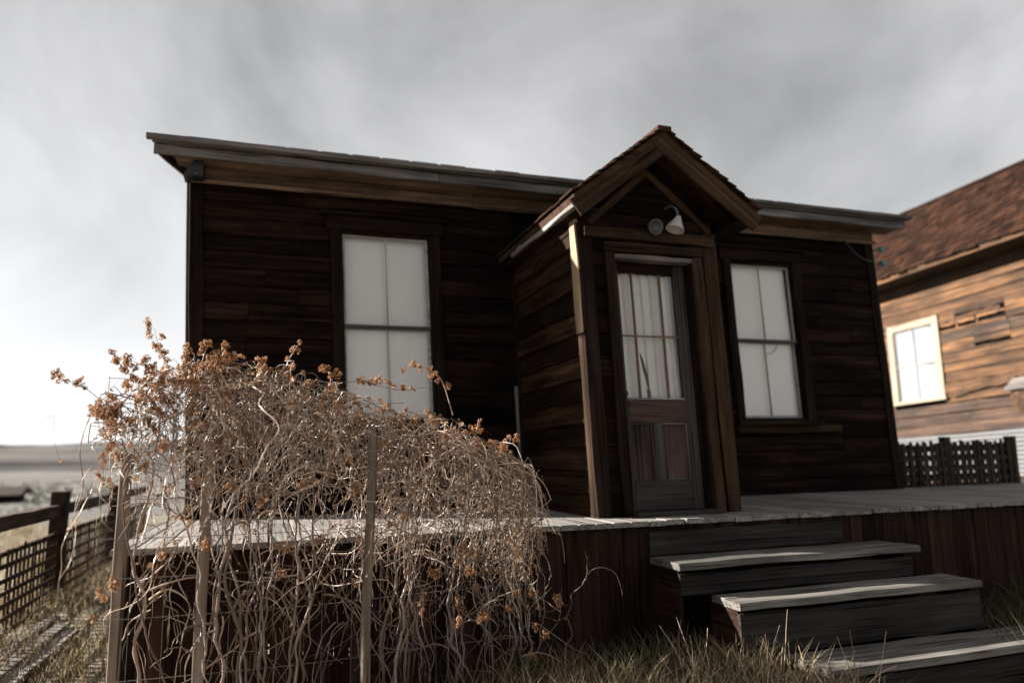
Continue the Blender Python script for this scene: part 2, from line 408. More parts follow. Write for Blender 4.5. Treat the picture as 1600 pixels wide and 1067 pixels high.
def hill_material():
    m, t, o = new_mat('sage_hillside'); N = t.nodes; l = t.links.new
    g = N.new('ShaderNodeNewGeometry')
    mp = N.new('ShaderNodeMapping'); mp.inputs['Scale'].default_value = (0.004, 0.004, 0.03)
    l(g.outputs['Position'], mp.inputs['Vector'])
    n1 = N.new('ShaderNodeTexNoise'); n1.inputs['Scale'].default_value = 1.0; n1.inputs['Detail'].default_value = 9; n1.inputs['Roughness'].default_value = 0.62
    l(mp.outputs[0], n1.inputs['Vector'])
    r = N.new('ShaderNodeValToRGB'); e = r.color_ramp.elements
    e[0].position, e[0].color = 0.38, (0.030, 0.030, 0.032, 1); e[1].position, e[1].color = 0.62, (0.16, 0.156, 0.15, 1)
    l(n1.outputs['Fac'], r.inputs['Fac'])
    b = N.new('ShaderNodeBsdfPrincipled'); b.inputs['Roughness'].default_value = 1.0; b.inputs['Specular IOR Level'].default_value = 0.0
    l(r.outputs[0], b.inputs['Base Color']); l(b.outputs[0], o.inputs['Surface'])
    return m
MAT['hill'] = hill_material()

# ground sheet: fine near the house, coarse to the horizon
rad = np.concatenate([np.linspace(0, 12, 49), np.geomspace(13, 5000, 40)])
nth = 120
V = [(2.0, -1.0, float(gz(2.0, -1.0)))]
for r in rad[1:]:
    for k in range(nth):
        a = 2 * math.pi * k / nth; x, y = 2 + r * math.cos(a), -1 + r * math.sin(a)
        z = float(gz(x, y)) if r < 40 else GZ
        if r > 14: z += 0.25 * math.sin(x * 0.11 + 1) * math.sin(y * 0.09) * min(1, (r - 14) / 20) - min(1.0, (r - 14) / 50) * 1.7
        V.append((x, y, z))
Fc = [(0, 1 + k, 1 + (k + 1) % nth) for k in range(nth)]
for i in range(len(rad) - 2):
    b0 = 1 + i * nth
    for k in range(nth):
        k2 = (k + 1) % nth; Fc.append((b0 + k, b0 + nth + k, b0 + nth + k2, b0 + k2))
g = mesh_obj('ground', V, Fc, 'ground', smooth=True); tag(g, 'dry dirt and sagebrush ground around the houses', None, None, 'structure')

hr = np.geomspace(160, 4200, 46); V = []; Fc = []; nh = 220
for i, r in enumerate(hr):
    for k in range(nh):
        a = 2 * math.pi * k / nh; x, y = r * math.cos(a), r * math.sin(a)
        s = (math.log(r / 160) / math.log(4200 / 160))
        h = r * 0.0245 * min(1, s * 1.4) ** 1.3
        h *= 0.86 + 0.16 * math.sin(a * 5 + 0.9) + 0.08 * math.sin(a * 13 + r * 0.002) + 0.05 * math.sin(a * 29 + r * 0.004)
        h += r * 0.004 * math.sin(r * 0.006 + 3 * math.sin(a * 4))
        V.append((x, y, GZ - 2.3 + max(0, h)))
for i in range(len(hr) - 1):
    for k in range(nh):
        k2 = (k + 1) % nh; Fc.append((i * nh + k, (i + 1) * nh + k, (i + 1) * nh + k2, i * nh + k2))
h = mesh_obj('hills', V, Fc, 'hill', smooth=True); tag(h, 'low grey sage covered hills along the horizon', None, None, 'structure')

# ------------------------------------------------------------------ the leaning house
HX = 7.67
house = empty('old_house', (3.8, 2.0, 0), 'dark weathered leaning wooden house with gabled entry porch', 'house')
wall = boxes('wall', [((0.03, 0.13, -1.3), (HX - 0.03, 5.0, 3.05))], 'dark', house, lean=True)

WIN = [(1.3147, 0.819), (5.595, 0.819)]
ZT, ZB, ZM = 2.58, 0.833, 1.697
P0, P1, PD = 3.0, 4.22, 1.66
rows = 19; ex = 2.96 / rows
def siding_row(z, x0, x1, y, parent, mat='siding'):
    if x1 - x0 < 0.05: return
    cuts = [x0]
    if x1 - x0 > 1.0 and rng.random() < 0.7: cuts.append(x0 + (x1 - x0) * rng.uniform(0.2, 0.8))
    cuts.append(x1)
    for a, b in zip(cuts[:-1], cuts[1:]):
        yo = y + rng.uniform(-0.004, 0.004)
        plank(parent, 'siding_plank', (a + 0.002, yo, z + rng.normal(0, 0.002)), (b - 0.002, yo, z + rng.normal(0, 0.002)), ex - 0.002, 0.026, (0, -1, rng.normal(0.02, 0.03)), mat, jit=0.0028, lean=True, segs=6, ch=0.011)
for i in range(rows):
    z = (i + 0.5) * ex
    blocks = []
    for x, w in WIN:
        if ZB - 0.1 < z < ZT + 0.16: blocks.append((x - 0.10, x + w + 0.10))
    blocks.append((P0 + 0.02, P1 - 0.02))
    blocks.sort()
    x = 0.10
    for b0, b1 in blocks:
        siding_row(z, x, b0, -0.012, wall); x = b1
    siding_row(z, x, HX - 0.10, -0.012, wall)
# side walls of the house
for i in range(rows):
    z = (i + 0.5) * ex
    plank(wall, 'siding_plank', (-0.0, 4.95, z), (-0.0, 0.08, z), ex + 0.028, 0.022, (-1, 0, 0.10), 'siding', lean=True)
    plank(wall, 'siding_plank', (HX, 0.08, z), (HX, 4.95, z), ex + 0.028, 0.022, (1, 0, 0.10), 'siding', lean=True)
# base fill strip under siding and corner boards
for x0 in (0.05, HX - 0.05):
    plank(house, 'corner_board', (x0, -0.034, -0.02), (x0, -0.034, 2.98), 0.115, 0.024, (0, -1, 0), 'trim', lean=True, segs=6)
plank(house, 'corner_board', (-0.024, 0.03, -0.9), (-0.024, 0.03, 2.98), 0.10, 0.024, (-1, 0, 0), 'trim_brown', lean=True, segs=6)
plank(house, 'corner_board', (HX + 0.024, 0.03, -0.9), (HX + 0.024, 0.03, 2.98), 0.10, 0.024, (1, 0, 0), 'trim', lean=True, segs=6)
# thin drain pipe down the left edge
# frieze under the eaves, in two boards with a moulding
for a, b in ((0.0, 2.6), (2.6, 5.0), (5.0, HX)):
    plank(house, 'frieze_board', (a + 0.003, -0.045, 3.01), (b - 0.003, -0.045, 3.01), 0.13, 0.03, (0, -1, 0), 'frieze', lean=True, segs=4)
    plank(house, 'crown_moulding', (a + 0.003, -0.085, 2.945), (b - 0.003, -0.085, 2.945), 0.035, 0.035, (0, -1, -0.6), 'frieze', lean=True, segs=4)
    plank(house, 'soffit_board', (a - 0.1, -0.183, 3.085), (b - 0.003 + (0.2 if b == HX else 0), -0.183, 3.085), 0.272, 0.02, (0, 0, -1), 'frieze', lean=True, segs=4)
# roof: slab with two layered fascia boards at the eave
EZ = 3.10; RY = 2.55; RT = math.tan(math.radians(16))
def roof_z(y): return EZ + 0.06 + RT * (min(y, 2 * RY - y) + 0.36)
V = []; 
for x in (-0.27, HX + 0.25):
    for y, dz in ((-0.36, 0), (RY, 0), (2 * RY + 0.36, 0), (2 * RY + 0.36, -0.045), (RY, -0.045), (-0.36, -0.045)):
        V.append(ln((x, y, roof_z(y) + dz + 0.035)))
c = sum(V, Vector()) / len(V)
roof = mesh_obj('roof', [v - c for v in V], [(0, 1, 7, 6), (1, 2, 8, 7), (2, 3, 9, 8), (3, 4, 10, 9), (4, 5, 11, 10), (5, 0, 6, 11), (0, 5, 4, 3, 2, 1), (6, 7, 8, 9, 10, 11)], 'greywood', house, Matrix.Translation(c))
for a, b in ((-0.26, 2.2), (2.2, 4.9), (4.9, HX + 0.24)):
    plank(roof, 'fascia_board', (a + 0.002, -0.32, 3.105), (b - 0.002, -0.32, 3.105), 0.085, 0.03, (0, -1, 0), 'greywood', lean=True, segs=5)
for a, b in ((-0.31, 3.3), (3.3, HX + 0.29)):
    plank(roof, 'drip_board', (a + 0.002, -0.385, 3.185), (b - 0.002, -0.385, 3.185), 0.045, 0.05, (0, -1, 0), 'greywood', lean=True, segs=6)
# roof edge courses on the top, seen as a thin dark line
for k in range(30):
    x = -0.27 + (HX + 0.52) * (k + 0.5) / 30
    plank(roof, 'shingle', ln((x, -0.40, roof_z(-0.36) + 0.045)), ln((x, -0.05, roof_z(-0.05) + 0.05)), 0.25, 0.012, (0, -RT, 1), 'greywood', jit=0.003, segs=1)
# rake boards and rafter ends at the gable ends
for x in (-0.25, HX + 0.23):
    plank(roof, 'rake_board', (x, -0.30, roof_z(-0.3) - 0.045), (x, RY, roof_z(RY) - 0.045), 0.10, 0.025, (-1 if x < 0 else 1, 0, 0), 'greywood', lean=True)
# black cornice return under the left eave corner
V = [(-0.16, 0, -0.07), (0.0, 0, -0.07), (0.0, 0, 0.07), (-0.075, 0, 0.07)]
V = [(x, -0.24 + dy, z + 3.0) for dy in (0, 0.2) for x, _, z in V]
ret = mesh_obj('cornice_return', V, [(0, 1, 2, 3), (7, 6, 5, 4), (0, 4, 5, 1), (1, 5, 6, 2), (2, 6, 7, 3), (3, 7, 4, 0)], 'blackiron', house)
lathe('bolt', [(0.0, 0.012), (0.012, 0.01), (0.014, 0.0)], 'metal', ret, Matrix.Translation((-0.055, -0.245, 2.95)) @ Matrix.Rotation(math.pi / 2, 4, 'X'), 10)
# gable wall triangles closing the attic
for x in (0.03, HX - 0.05):
    V = [ln((x + d, y, z)) for d in (0, 0.02) for y, z in ((0.0, 3.0), (2 * RY, 3.0), (RY, roof_z(RY) - 0.05))]
    mesh_obj('gable_wall', V, [(0, 1, 2), (5, 4, 3), (0, 3, 4, 1), (1, 4, 5, 2), (2, 5, 3, 0)], 'siding', house)

def build_window(x, w, label):
    win = boxes('window', [((x - 0.03, -0.03, ZB - 0.03), (x, 0.12, ZT + 0.03)), ((x + w, -0.03, ZB - 0.03), (x + w + 0.03, 0.12, ZT + 0.03)),
                           ((x, -0.03, ZT), (x + w, 0.12, ZT + 0.03)), ((x, -0.03, ZB - 0.03), (x + w, 0.12, ZB))], 'trim', house, lean=True)
    win['label'] = label
    for xx in (x - 0.06, x + w + 0.06):
        plank(win, 'casing', (xx, -0.045, ZB - 0.05), (xx, -0.045, ZT + 0.03), 0.105, 0.028, (0, -1, 0), 'trim', lean=True)
    plank(win, 'head_casing', (x - 0.14, -0.048, ZT + 0.10), (x + w + 0.14, -0.048, ZT + 0.10), 0.135, 0.034, (0, -1, 0), 'trim', lean=True)
    plank(win, 'drip_cap', (x - 0.20, -0.065, ZT + 0.182), (x + w + 0.20, -0.065, ZT + 0.182), 0.03, 0.07, (0, -1, 0), 'trim', lean=True)
    plank(win, 'sill', (x - 0.15, -0.075, ZB - 0.06), (x + w + 0.15, -0.075, ZB - 0.06), 0.045, 0.12, (0, -1, 0), 'trim_brown', lean=True)
    plank(win, 'apron', (x - 0.12, -0.045, ZB - 0.125), (x + w + 0.35 * (x > 3) + 0.1, -0.045, ZB - 0.125), 0.085, 0.026, (0, -1, 0), 'trim_brown', lean=True)
    s = 0.022
    for z0, z1, y in ((ZM, ZT, 0.012), (ZB, ZM, 0.04)):
        sash = boxes('sash', [((x + 0.002, y, z0), (x + s, y + 0.025, z1)), ((x + w - s, y, z0), (x + w - 0.002, y + 0.025, z1)),
                       ((x + s, y, z1 - s), (x + w - s, y + 0.025, z1)), ((x + s, y, z0), (x + w - s, y + 0.025, z0 + s * 1.2))], 'sash', win, lean=True)
        plank(win, 'muntin', (x + w / 2, y + 0.01, z0 + s), (x + w / 2, y + 0.01, z1 - s), 0.011, 0.02, (0, -1, 0), 'sash', jit=0.0005, lean=True)
        for xa, xb in ((x + s, x + w / 2 - 0.007), (x + w / 2 + 0.007, x + w - s)):
            pts = [ln((xa, y + 0.014, z0 + s)), ln((xb, y + 0.014, z0 + s)), ln((xb, y + 0.014, z1 - s)), ln((xa, y + 0.014, z1 - s))]
            cc = sum(pts, Vector()) / 4
            mesh_obj('pane', [p - cc for p in pts], [(0, 1, 2, 3)], 'glass', win, Matrix.Translation(cc))
    plank(win, 'meeting_rail', (x + 0.003, -0.003, ZM), (x + w - 0.003, -0.003, ZM), 0.03, 0.03, (0, -1, 0), 'railgrey', jit=0.0008, lean=True)
    # roller blind hanging just behind the glass, slightly bowed
    V = []; Fc = []; nx, nz_ = 14, 12
    for i in range(nx + 1):
        for k in range(nz_ + 1):
            u, v = i / nx, k / nz_
            V.append(ln((x + 0.004 + u * (w - 0.008), 0.088 + 0.006 * math.sin(u * 5 + v * 2 + x) + 0.004 * math.sin(v * 9), ZB + 0.002 + v * (ZT - ZB - 0.004))))
    for i in range(nx):
        for k in range(nz_):
            q = i * (nz_ + 1) + k; Fc.append((q, q + nz_ + 1, q + nz_ + 2, q + 1))
    cc = sum(V, Vector()) / len(V)
    mesh_obj('blind', [p - cc for p in V], Fc, 'blind', win, Matrix.Translation(cc), True)
    return win
build_window(*WIN[0], 'tall sash window with white blind behind the dried vine')
w2 = build_window(*WIN[1], 'tall sash window with white blind right of the porch')
# pull cord curl showing below the meeting rail of the right window
cc = [ln((WIN[1][0] + w, 0.072, z)) for w, z in ((0.60, ZM - 0.01), (0.58, ZM - 0.07), (0.52, ZM - 0.12), (0.44, ZM - 0.135))]
tube('blind_cord', spline([tuple(p) for p in cc], 14), 0.004, 'railgrey', w2, 6)

# ---- entry porch
pw = boxes('porch_wall', [((P0 + 0.03, -PD + 0.30, 0.0), (P1 - 0.03, 0.0, 2.34))], 'dark', house, lean=True)
# front core pieces beside the door and over it
D0, D1 = 3.2825, 4.0075
boxes('porch_front_core', [((P0 + 0.03, -PD + 0.03, 0.0), (D0 - 0.01, -PD + 0.30, 2.34)), ((D1 + 0.01, -PD + 0.03, 0.0), (P1 - 0.03, -PD + 0.30, 2.34)), ((D0 - 0.01, -PD + 0.03, 2.04), (D1 + 0.01, -PD + 0.30, 2.34))], 'dark', pw, lean=True)
prow = 13; pex = 2.33 / prow
for i in range(prow):
    z = (i + 0.5) * pex
    tilt = rng.normal(0, 0.004)
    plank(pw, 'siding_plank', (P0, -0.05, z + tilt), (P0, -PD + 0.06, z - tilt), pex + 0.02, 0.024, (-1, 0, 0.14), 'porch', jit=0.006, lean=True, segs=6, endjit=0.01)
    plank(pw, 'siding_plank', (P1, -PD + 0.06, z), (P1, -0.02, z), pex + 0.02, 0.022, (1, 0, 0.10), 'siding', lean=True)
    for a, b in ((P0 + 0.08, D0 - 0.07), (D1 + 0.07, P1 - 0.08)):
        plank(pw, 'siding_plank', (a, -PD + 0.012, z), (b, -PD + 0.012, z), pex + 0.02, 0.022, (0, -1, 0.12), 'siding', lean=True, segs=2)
# porch trim
plank(pw, 'corner_board', (P0 - 0.02, -0.06, 0.0), (P0 - 0.02, -0.06, 2.25), 0.075, 0.024, (-1, 0, 0), 'trim', lean=True)
plank(pw, 'corner_board', (P0 - 0.045, -0.045, 0.0), (P0 - 0.045, -0.045, 1.15), 0.03, 0.03, (0, -1, 0), 'greywood', lean=True)
plank(pw, 'corner_board', (P0 - 0.022, -PD + 0.055, 1.42), (P0 - 0.022, -PD + 0.055, 2.34), 0.125, 0.026, (-1, 0, 0), 'lit_barewood', lean=True)  # upper part paler than the lower: sunlight put into the colour
plank(pw, 'corner_board', (P0 - 0.026, -PD + 0.045, 0.0), (P0 - 0.020, -PD + 0.05, 1.41), 0.085, 0.026, (-1, 0, 0), 'trim_brown', lean=True, ch=0.01)
plank(pw, 'corner_board', (P0 + 0.035, -PD - 0.012, 0.0), (P0 + 0.035, -PD - 0.012, 2.30), 0.125, 0.026, (0, -1, 0), 'trim', lean=True)
plank(pw, 'corner_board', (P1 - 0.035, -PD - 0.012, 0.0), (P1 - 0.035, -PD - 0.012, 2.30), 0.125, 0.026, (0, -1, 0), 'trim_brown', lean=True)
plank(pw, 'corner_board', (P1 + 0.022, -PD + 0.05, 0.0), (P1 + 0.022, -PD + 0.05, 2.32), 0.10, 0.026, (1, 0, 0), 'trim', lean=True)
for xx, mt in ((D0 - 0.045, 'trim'), (D1 + 0.045, 'trim_brown')):
    plank(pw, 'door_casing', (xx, -PD - 0.02, 0.0), (xx, -PD - 0.02, 2.08), 0.085, 0.035, (0, -1, 0), mt, lean=True)
for xx, s in ((D0 + 0.0, 1), (D1 - 0.0, -1)):
    plank(pw, 'door_jamb', (xx - s * 0.004, -PD + 0.07, 0.0), (xx - s * 0.004, -PD + 0.07, 2.045), 0.14, 0.022, (s, 0, 0), 'trim', lean=True)
plank(pw, 'door_head', (D0 - 0.09, -PD - 0.026, 2.125), (D1 + 0.09, -PD - 0.026, 2.125), 0.075, 0.04, (0, -1, 0), 'trim_brown', lean=True)
plank(pw, 'door_head', (D0 - 0.0, -PD + 0.03, 2.055), (D1 + 0.0, -PD + 0.03, 2.055), 0.035, 0.10, (0, -1, 0), 'greywood', lean=True)
plank(pw, 'tie_beam', (P0 + 0.02, -PD - 0.035, 2.225), (P1 - 0.02, -PD - 0.035, 2.225), 0.085, 0.055, (0, -1, 0), 'trim_brown', lean=True)
plank(pw, 'threshold', (D0 - 0.02, -PD - 0.03, 0.015), (D1 + 0.02, -PD - 0.03, 0.015), 0.20, 0.03, (0, 0, 1), 'stepwood', lean=True)

# porch roof, gable front with overhang
RCX, RHW, RZE, RZA, RYF = 3.685, 0.83, 2.44, 3.055, -1.93    # before the lean
sl = math.hypot(RHW, RZA - RZE)
def rp(s, t):          # s = -1..1 across (0 ridge), t = height offset along the roof normal
    return (RCX + s * RHW, RZA - abs(s) * (RZA - RZE) + t)
V = []
for y in (RYF, 0.10):
    for s, t in ((-1, 0), (0, 0), (1, 0), (1, -0.06), (0, -0.06), (-1, -0.06)):
        x, z = rp(s, t); V.append(ln((x, y, z)))
c = sum(V, Vector()) / len(V)
proof = mesh_obj('porch_roof', [v - c for v in V], [(0, 1, 7, 6), (1, 2, 8, 7), (2, 3, 9, 8), (3, 4, 10, 9), (4, 5, 11, 10), (5, 0, 6, 11), (0, 5, 4, 1), (1, 4, 3, 2), (6, 7, 10, 11), (7, 8, 9, 10)], 'pshingle', house, Matrix.Translation(c))
NC = 11
for sg in (-1, 1):
    nrm = Vector((sg * (RZA - RZE), 0, RHW)).normalized()
    for k in range(NC):
        s0 = (k + 0.5) / NC; x, z = rp(sg * s0, 0)
        u0_, u1_ = (k - 0.12) / NC, (k + 1.08) / NC
        ya = RYF - 0.02 - rng.uniform(0, 0.02)
        ww = (u1_ - u0_) * sl
        y = ya
        while y < -0.1:
            wd = rng.uniform(0.14, 0.26); y2 = min(y + wd, -0.05)
            a = Vector(ln((rp(sg * max(u0_, 0), 0)[0], (y + y2) / 2, rp(sg * max(u0_, 0), 0)[1]))) + nrm * 0.012
            b = Vector(ln((rp(sg * u1_, 0)[0], (y + y2) / 2, rp(sg * u1_, 0)[1]))) + nrm * (0.026 + rng.uniform(0, 0.008))
            plank(proof, 'shingle', a, b, y2 - y - 0.004, 0.014, nrm, 'pshingle', jit=0.003, segs=1)
            y = y2
plank(proof, 'ridge_cap', ln((RCX, RYF - 0.02, RZA + 0.008)), ln((RCX, 0.0, RZA + 0.008)), 0.13, 0.045, (0, 0, 1), 'pshingle', jit=0.004)
# barge boards, soffit lining and eave boards
for sg, mt in ((-1, 'trim_brown'), (1, 'trim_brown')):
    b = rp(sg * 0.985, -0.115); a = (RCX - sg * 0.05, RZA - 0.115 + 0.05 * (RZA - RZE) / RHW)
    nrm = Vector((0, -1, 0))
    plank(proof, 'barge_board', ln((a[0], RYF + 0.012 - 0.004 * sg, a[1])), ln((b[0], RYF + 0.012 - 0.004 * sg, b[1])), 0.15, 0.025, nrm, mt, segs=5)
    a = rp(sg * 0.03, -0.05); b = rp(sg * 0.97, -0.05)
    plank(proof, 'soffit_lining', ln((a[0], (RYF - PD) / 2, a[1])), ln((b[0], (RYF - PD) / 2, b[1])), PD + RYF and abs(RYF + PD) - 0.03, 0.015, (sg * (RZE - RZA), 0, -RHW), 'trim', segs=3)
    xe = rp(sg * 0.985, 0)[0]
    plank(proof, 'eave_board', ln((xe, RYF + 0.03, RZE - 0.055)), ln((xe, -0.40 if sg < 0 else -0.1, RZE - 0.055)), 0.07, 0.022, (sg, 0, 0), 'deckwood' if sg < 0 else 'greywood', segs=6)  # left board in paler wood, its sunlit look put into the colour
    # boxed eave underside
    plank(proof, 'soffit_board', ln((RCX + sg * 0.71, RYF + 0.03, RZE - 0.10)), ln((RCX + sg * 0.71, -0.05, RZE - 0.10)), 0.20, 0.016, (0, 0, -1), 'trim', segs=3)
    # frieze along the side wall top
    plank(pw, 'frieze_board', (P0 - 0.01 if sg < 0 else P1 + 0.01, -PD + 0.08, 2.30), (P0 - 0.01 if sg < 0 else P1 + 0.01, -0.1, 2.30), 0.09, 0.03, (sg, 0, 0), 'trim', lean=True)
# gable siding inside the triangle
GR = 5
for k in range(GR):
    z0 = 2.27 + k * 0.135; zc = z0 + 0.068
    hw = max(0.05, (RZA - 0.16 - zc) / (RZA - RZE) * RHW)
    hw = min(hw, (P1 - P0) / 2)
    plank(pw, 'gable_plank', ln((RCX - 0.075 - hw, -PD - 0.006, zc)), ln((RCX - 0.075 + hw, -PD - 0.006, zc)), 0.152, 0.02, (0, -1, 0.1), 'siding', segs=3)
V = []
for y in (-PD + 0.03, -PD + 0.10):
    for x, z in ((P0 + 0.03, 2.30), (P1 - 0.03, 2.30), (P1 - 0.03, 2.46), (RCX - 0.0, RZA - 0.06), (P0 + 0.03, 2.46)):
        V.append(ln((x, y, z)))
mesh_obj('gable_backing', V, [(0, 1, 2, 3, 4), (9, 8, 7, 6, 5), (0, 5, 6, 1), (1, 6, 7, 2), (2, 7, 8, 3), (3, 8, 9, 4), (4, 9, 5, 0)], 'dark', pw)
# side walls up to the roof
boxes('attic_core', [((P0 + 0.03, -PD + 0.10, 2.30), (P1 - 0.03, 0.0, 2.46))], 'dark', pw, lean=True)
for sg in (-1, 1):
    a = (RCX - 0.05 + sg * 0.0, -PD - 0.03, RZA - 0.265); b = (RCX - 0.05 + sg * 0.56, -PD - 0.03, 2.305)
    plank(pw, 'gable_trim', ln(a), ln(b), 0.055, 0.025, (0, -1, 0), 'trim_brown')

# ---- door: recessed half-glazed panel door
DY = -PD + 0.125
door = boxes('door', [((D0 + 0.012, DY + 0.012, 0.03), (D1 - 0.012, DY + 0.03, 0.90))], 'doorwood', house, lean=True)
door['label'] = 'weathered grey half glazed door with two lower panels'
def dpl(name, x0, x1, z0, z1, y, t, mat, vert, par=door):
    if vert: return plank(par, name, ((x0 + x1) / 2, y, z0), ((x0 + x1) / 2, y, z1), x1 - x0, t, (0, -1, 0), mat, jit=0.0008, lean=True)
    return plank(par, name, (x0, y, (z0 + z1) / 2), (x1, y, (z0 + z1) / 2), z1 - z0, t, (0, -1, 0), mat, jit=0.0008, lean=True)
SL, SR = D0 + 0.09, D1 - 0.115
dpl('stile', D0 + 0.012, SL, 0.03, 2.035, DY, 0.04, 'doorwood', True)
dpl('stile', SR, D1 - 0.012, 0.03, 2.035, DY, 0.04, 'doorwood', True)
dpl('top_rail', SL + 0.001, SR - 0.001, 1.955, 2.035, DY, 0.04, 'trim', False)
dpl('lock_rail', SL + 0.001, SR - 0.001, 0.72, 0.905, DY, 0.04, 'doorpanel', False)
dpl('bottom_rail', SL + 0.001, SR - 0.001, 0.03, 0.255, DY, 0.04, 'doorwood', False)
xm = (SL + SR) / 2 - 0.01
dpl('mullion', xm - 0.05, xm + 0.05, 0.256, 0.719, DY, 0.038, 'doorwood', True)
for xa, xb in ((SL, xm - 0.05), (xm + 0.05, SR)):
    p = dpl('door_panel', xa + 0.002, xb - 0.002, 0.258, 0.718, DY + 0.014, 0.018, 'doorpanel', True)
    for n, (x0, x1, z0, z1, v) in enumerate(((xa, xb, 0.705, 0.718, 0), (xa, xb, 0.258, 0.270, 0), (xa + 0.0, xa + 0.012, 0.271, 0.704, 1), (xb - 0.012, xb, 0.271, 0.704, 1))):
        dpl('panel_moulding', x0 + 0.001, x1 - 0.001, z0, z1, DY - 0.006, 0.02, 'greywood' if xa > xm and n != 2 else 'doorwood', bool(v))
gw = SR - SL
for f_ in (0.24, 0.745):
    dpl('muntin', SL + gw * f_ - 0.007, SL + gw * f_ + 0.007, 0.906, 1.954, DY - 0.002, 0.022, 'muntin', True)
dpl('muntin', SL + 0.001, SR - 0.001, 1.42, 1.434, DY - 0.004, 0.022, 'muntin', False)
dpl('glazing_bead', SL + 0.001, SR - 0.001, 0.906, 0.918, DY - 0.012, 0.024, 'sash', False)
for xa, xb in ((SL, SL + gw * 0.24 - 0.007), (SL + gw * 0.24 + 0.007, SL + gw * 0.745 - 0.007), (SL + gw * 0.745 + 0.007, SR)):
    for z0, z1 in ((0.919, 1.42), (1.434, 1.955)):
        pts = [ln((xa, DY + 0.006, z0)), ln((xb, DY + 0.006, z0)), ln((xb, DY + 0.006, z1)), ln((xa, DY + 0.006, z1))]
        cc = sum(pts, Vector()) / 4
        mesh_obj('pane', [p - cc for p in pts], [(0, 1, 2, 3)], 'glass', door, Matrix.Translation(cc))
# gathered curtain with a tear, behind the glass
V = []; Fc = []; nx, nzz = 150, 60
def foldy(u, v):
    return 0.012 * math.sin(u * 44 + 1.5 * math.sin(v * 2)) + 0.007 * math.sin(u * 83 + 2 + v) * (0.4 + 0.6 * v) + 0.006 * math.sin(u * 17)
for i in range(nx + 1):
    for k in range(nzz + 1):
        u, v = i / nx, k / nzz
        V.append(ln((SL - 0.02 + u * (gw + 0.04) + 0.008 * math.sin(u * 44 + 1), DY + 0.062 + foldy(u, v), 0.91 + v * 1.05)))
for i in range(nx):
    for k in range(nzz):
        u, v = (i + 0.5) / nx, (k + 0.5) / nzz
        # torn strip
        cx_ = 0.43 - (v - 0.22) * 0.38; hw = 0.030 * max(0, 1 - abs(v - 0.20) / 0.16) + 0.008
        if 0.03 < v < 0.36 and abs(u - cx_) < hw: continue
        if v < 0.09 and abs(u - 0.47) < 0.04: continue
        q = i * (nzz + 1) + k; Fc.append((q, q + nzz + 1, q + nzz + 2, q + 1))
cc = sum(V, Vector()) / len(V)
mesh_obj('curtain', [p - cc for p in V], Fc, 'curtain', door, Matrix.Translation(cc), True)
lathe('knob', [(0.0, 0.055), (0.018, 0.052), (0.026, 0.04), (0.022, 0.026), (0.010, 0.018), (0.010, 0.004), (0.028, 0.003), (0.028, 0.0)], 'blackiron', door, Matrix.Translation(ln((D0 + 0.05, DY - 0.02, 0.95))) @ Matrix.Rotation(math.pi / 2, 4, 'X'), 16)

# ---- flood lamp and round fitting under the gable
lc = Vector((3.705, -1.80, 2.30))
lamp = empty('flood_lamp', (3.70, -1.70, 2.40), 'white conical lamp shade on a curved arm above the door', 'lamp')
lathe('lamp_shade', [(0.018, 0.085), (0.026, 0.07), (0.03, 0.055), (0.075, -0.035), (0.078, -0.045), (0.07, -0.040), (0.02, 0.04)], 'lampwhite', lamp, Matrix.Translation(lc + Vector((0.01, 0, 0.01))) @ Matrix.Rotation(0.35, 4, 'Y'), 24)
tube('arm', spline([(3.735, -1.81, 2.385), (3.72, -1.80, 2.45), (3.70, -1.75, 2.485), (3.68, -1.69, 2.48)], 12), 0.011, 'metal', lamp)
fit = empty('lamp_socket', (3.55, -1.70, 2.31), 'dull grey ring shaped lamp fitting left of the white shade', 'lamp')
lathe('ring', [(0.05, 0.0), (0.058, 0.03), (0.066, 0.06), (0.060, 0.066), (0.05, 0.05), (0.034, 0.02), (0.0, 0.015)], 'metal', fit, Matrix.Translation((3.545, -1.715, 2.305)) @ Matrix.Rotation(math.pi / 2 + 0.25, 4, 'X'), 24)
tube('bracket', [(3.545, -1.715, 2.305), (3.56, -1.66, 2.31)], 0.014, 'metal', fit)

# ---- cable and insulators at the right eave
tube('eave_cable', spline([(7.04, -0.13, 2.93), (7.08, -0.14, 2.88), (7.16, -0.15, 2.78), (7.32, -0.15, 2.70), (7.50, -0.13, 2.69), (7.62, -0.10, 2.72)], 24), 0.009, 'blackiron')
tag(bpy.data.objects['eave_cable'], 'drooping black cable under the right eave corner', 'cable')
for k, (x, z, lab) in enumerate(((7.63, 2.87, 'upper small teal glass insulator beside the right eave corner'), (7.64, 2.69, 'lower small teal glass insulator at the end of the cable'))):
    o = lathe('glass_insulator', [(0.0, 0.045), (0.02, 0.043), (0.03, 0.03), (0.022, 0.012), (0.036, -0.005), (0.036, -0.03), (0.012, -0.035), (0.010, -0.06)], 'insul', None, Matrix.Translation((x, -0.10, z)) @ Matrix.Rotation(1.2, 4, 'Y'), 14)
    tag(o, lab, 'insulator', 'insulators by the eave')
    tube('pin', [(x - 0.10, -0.06, z - 0.02), (x - 0.02, -0.10, z)], 0.008, 'blackiron', o)

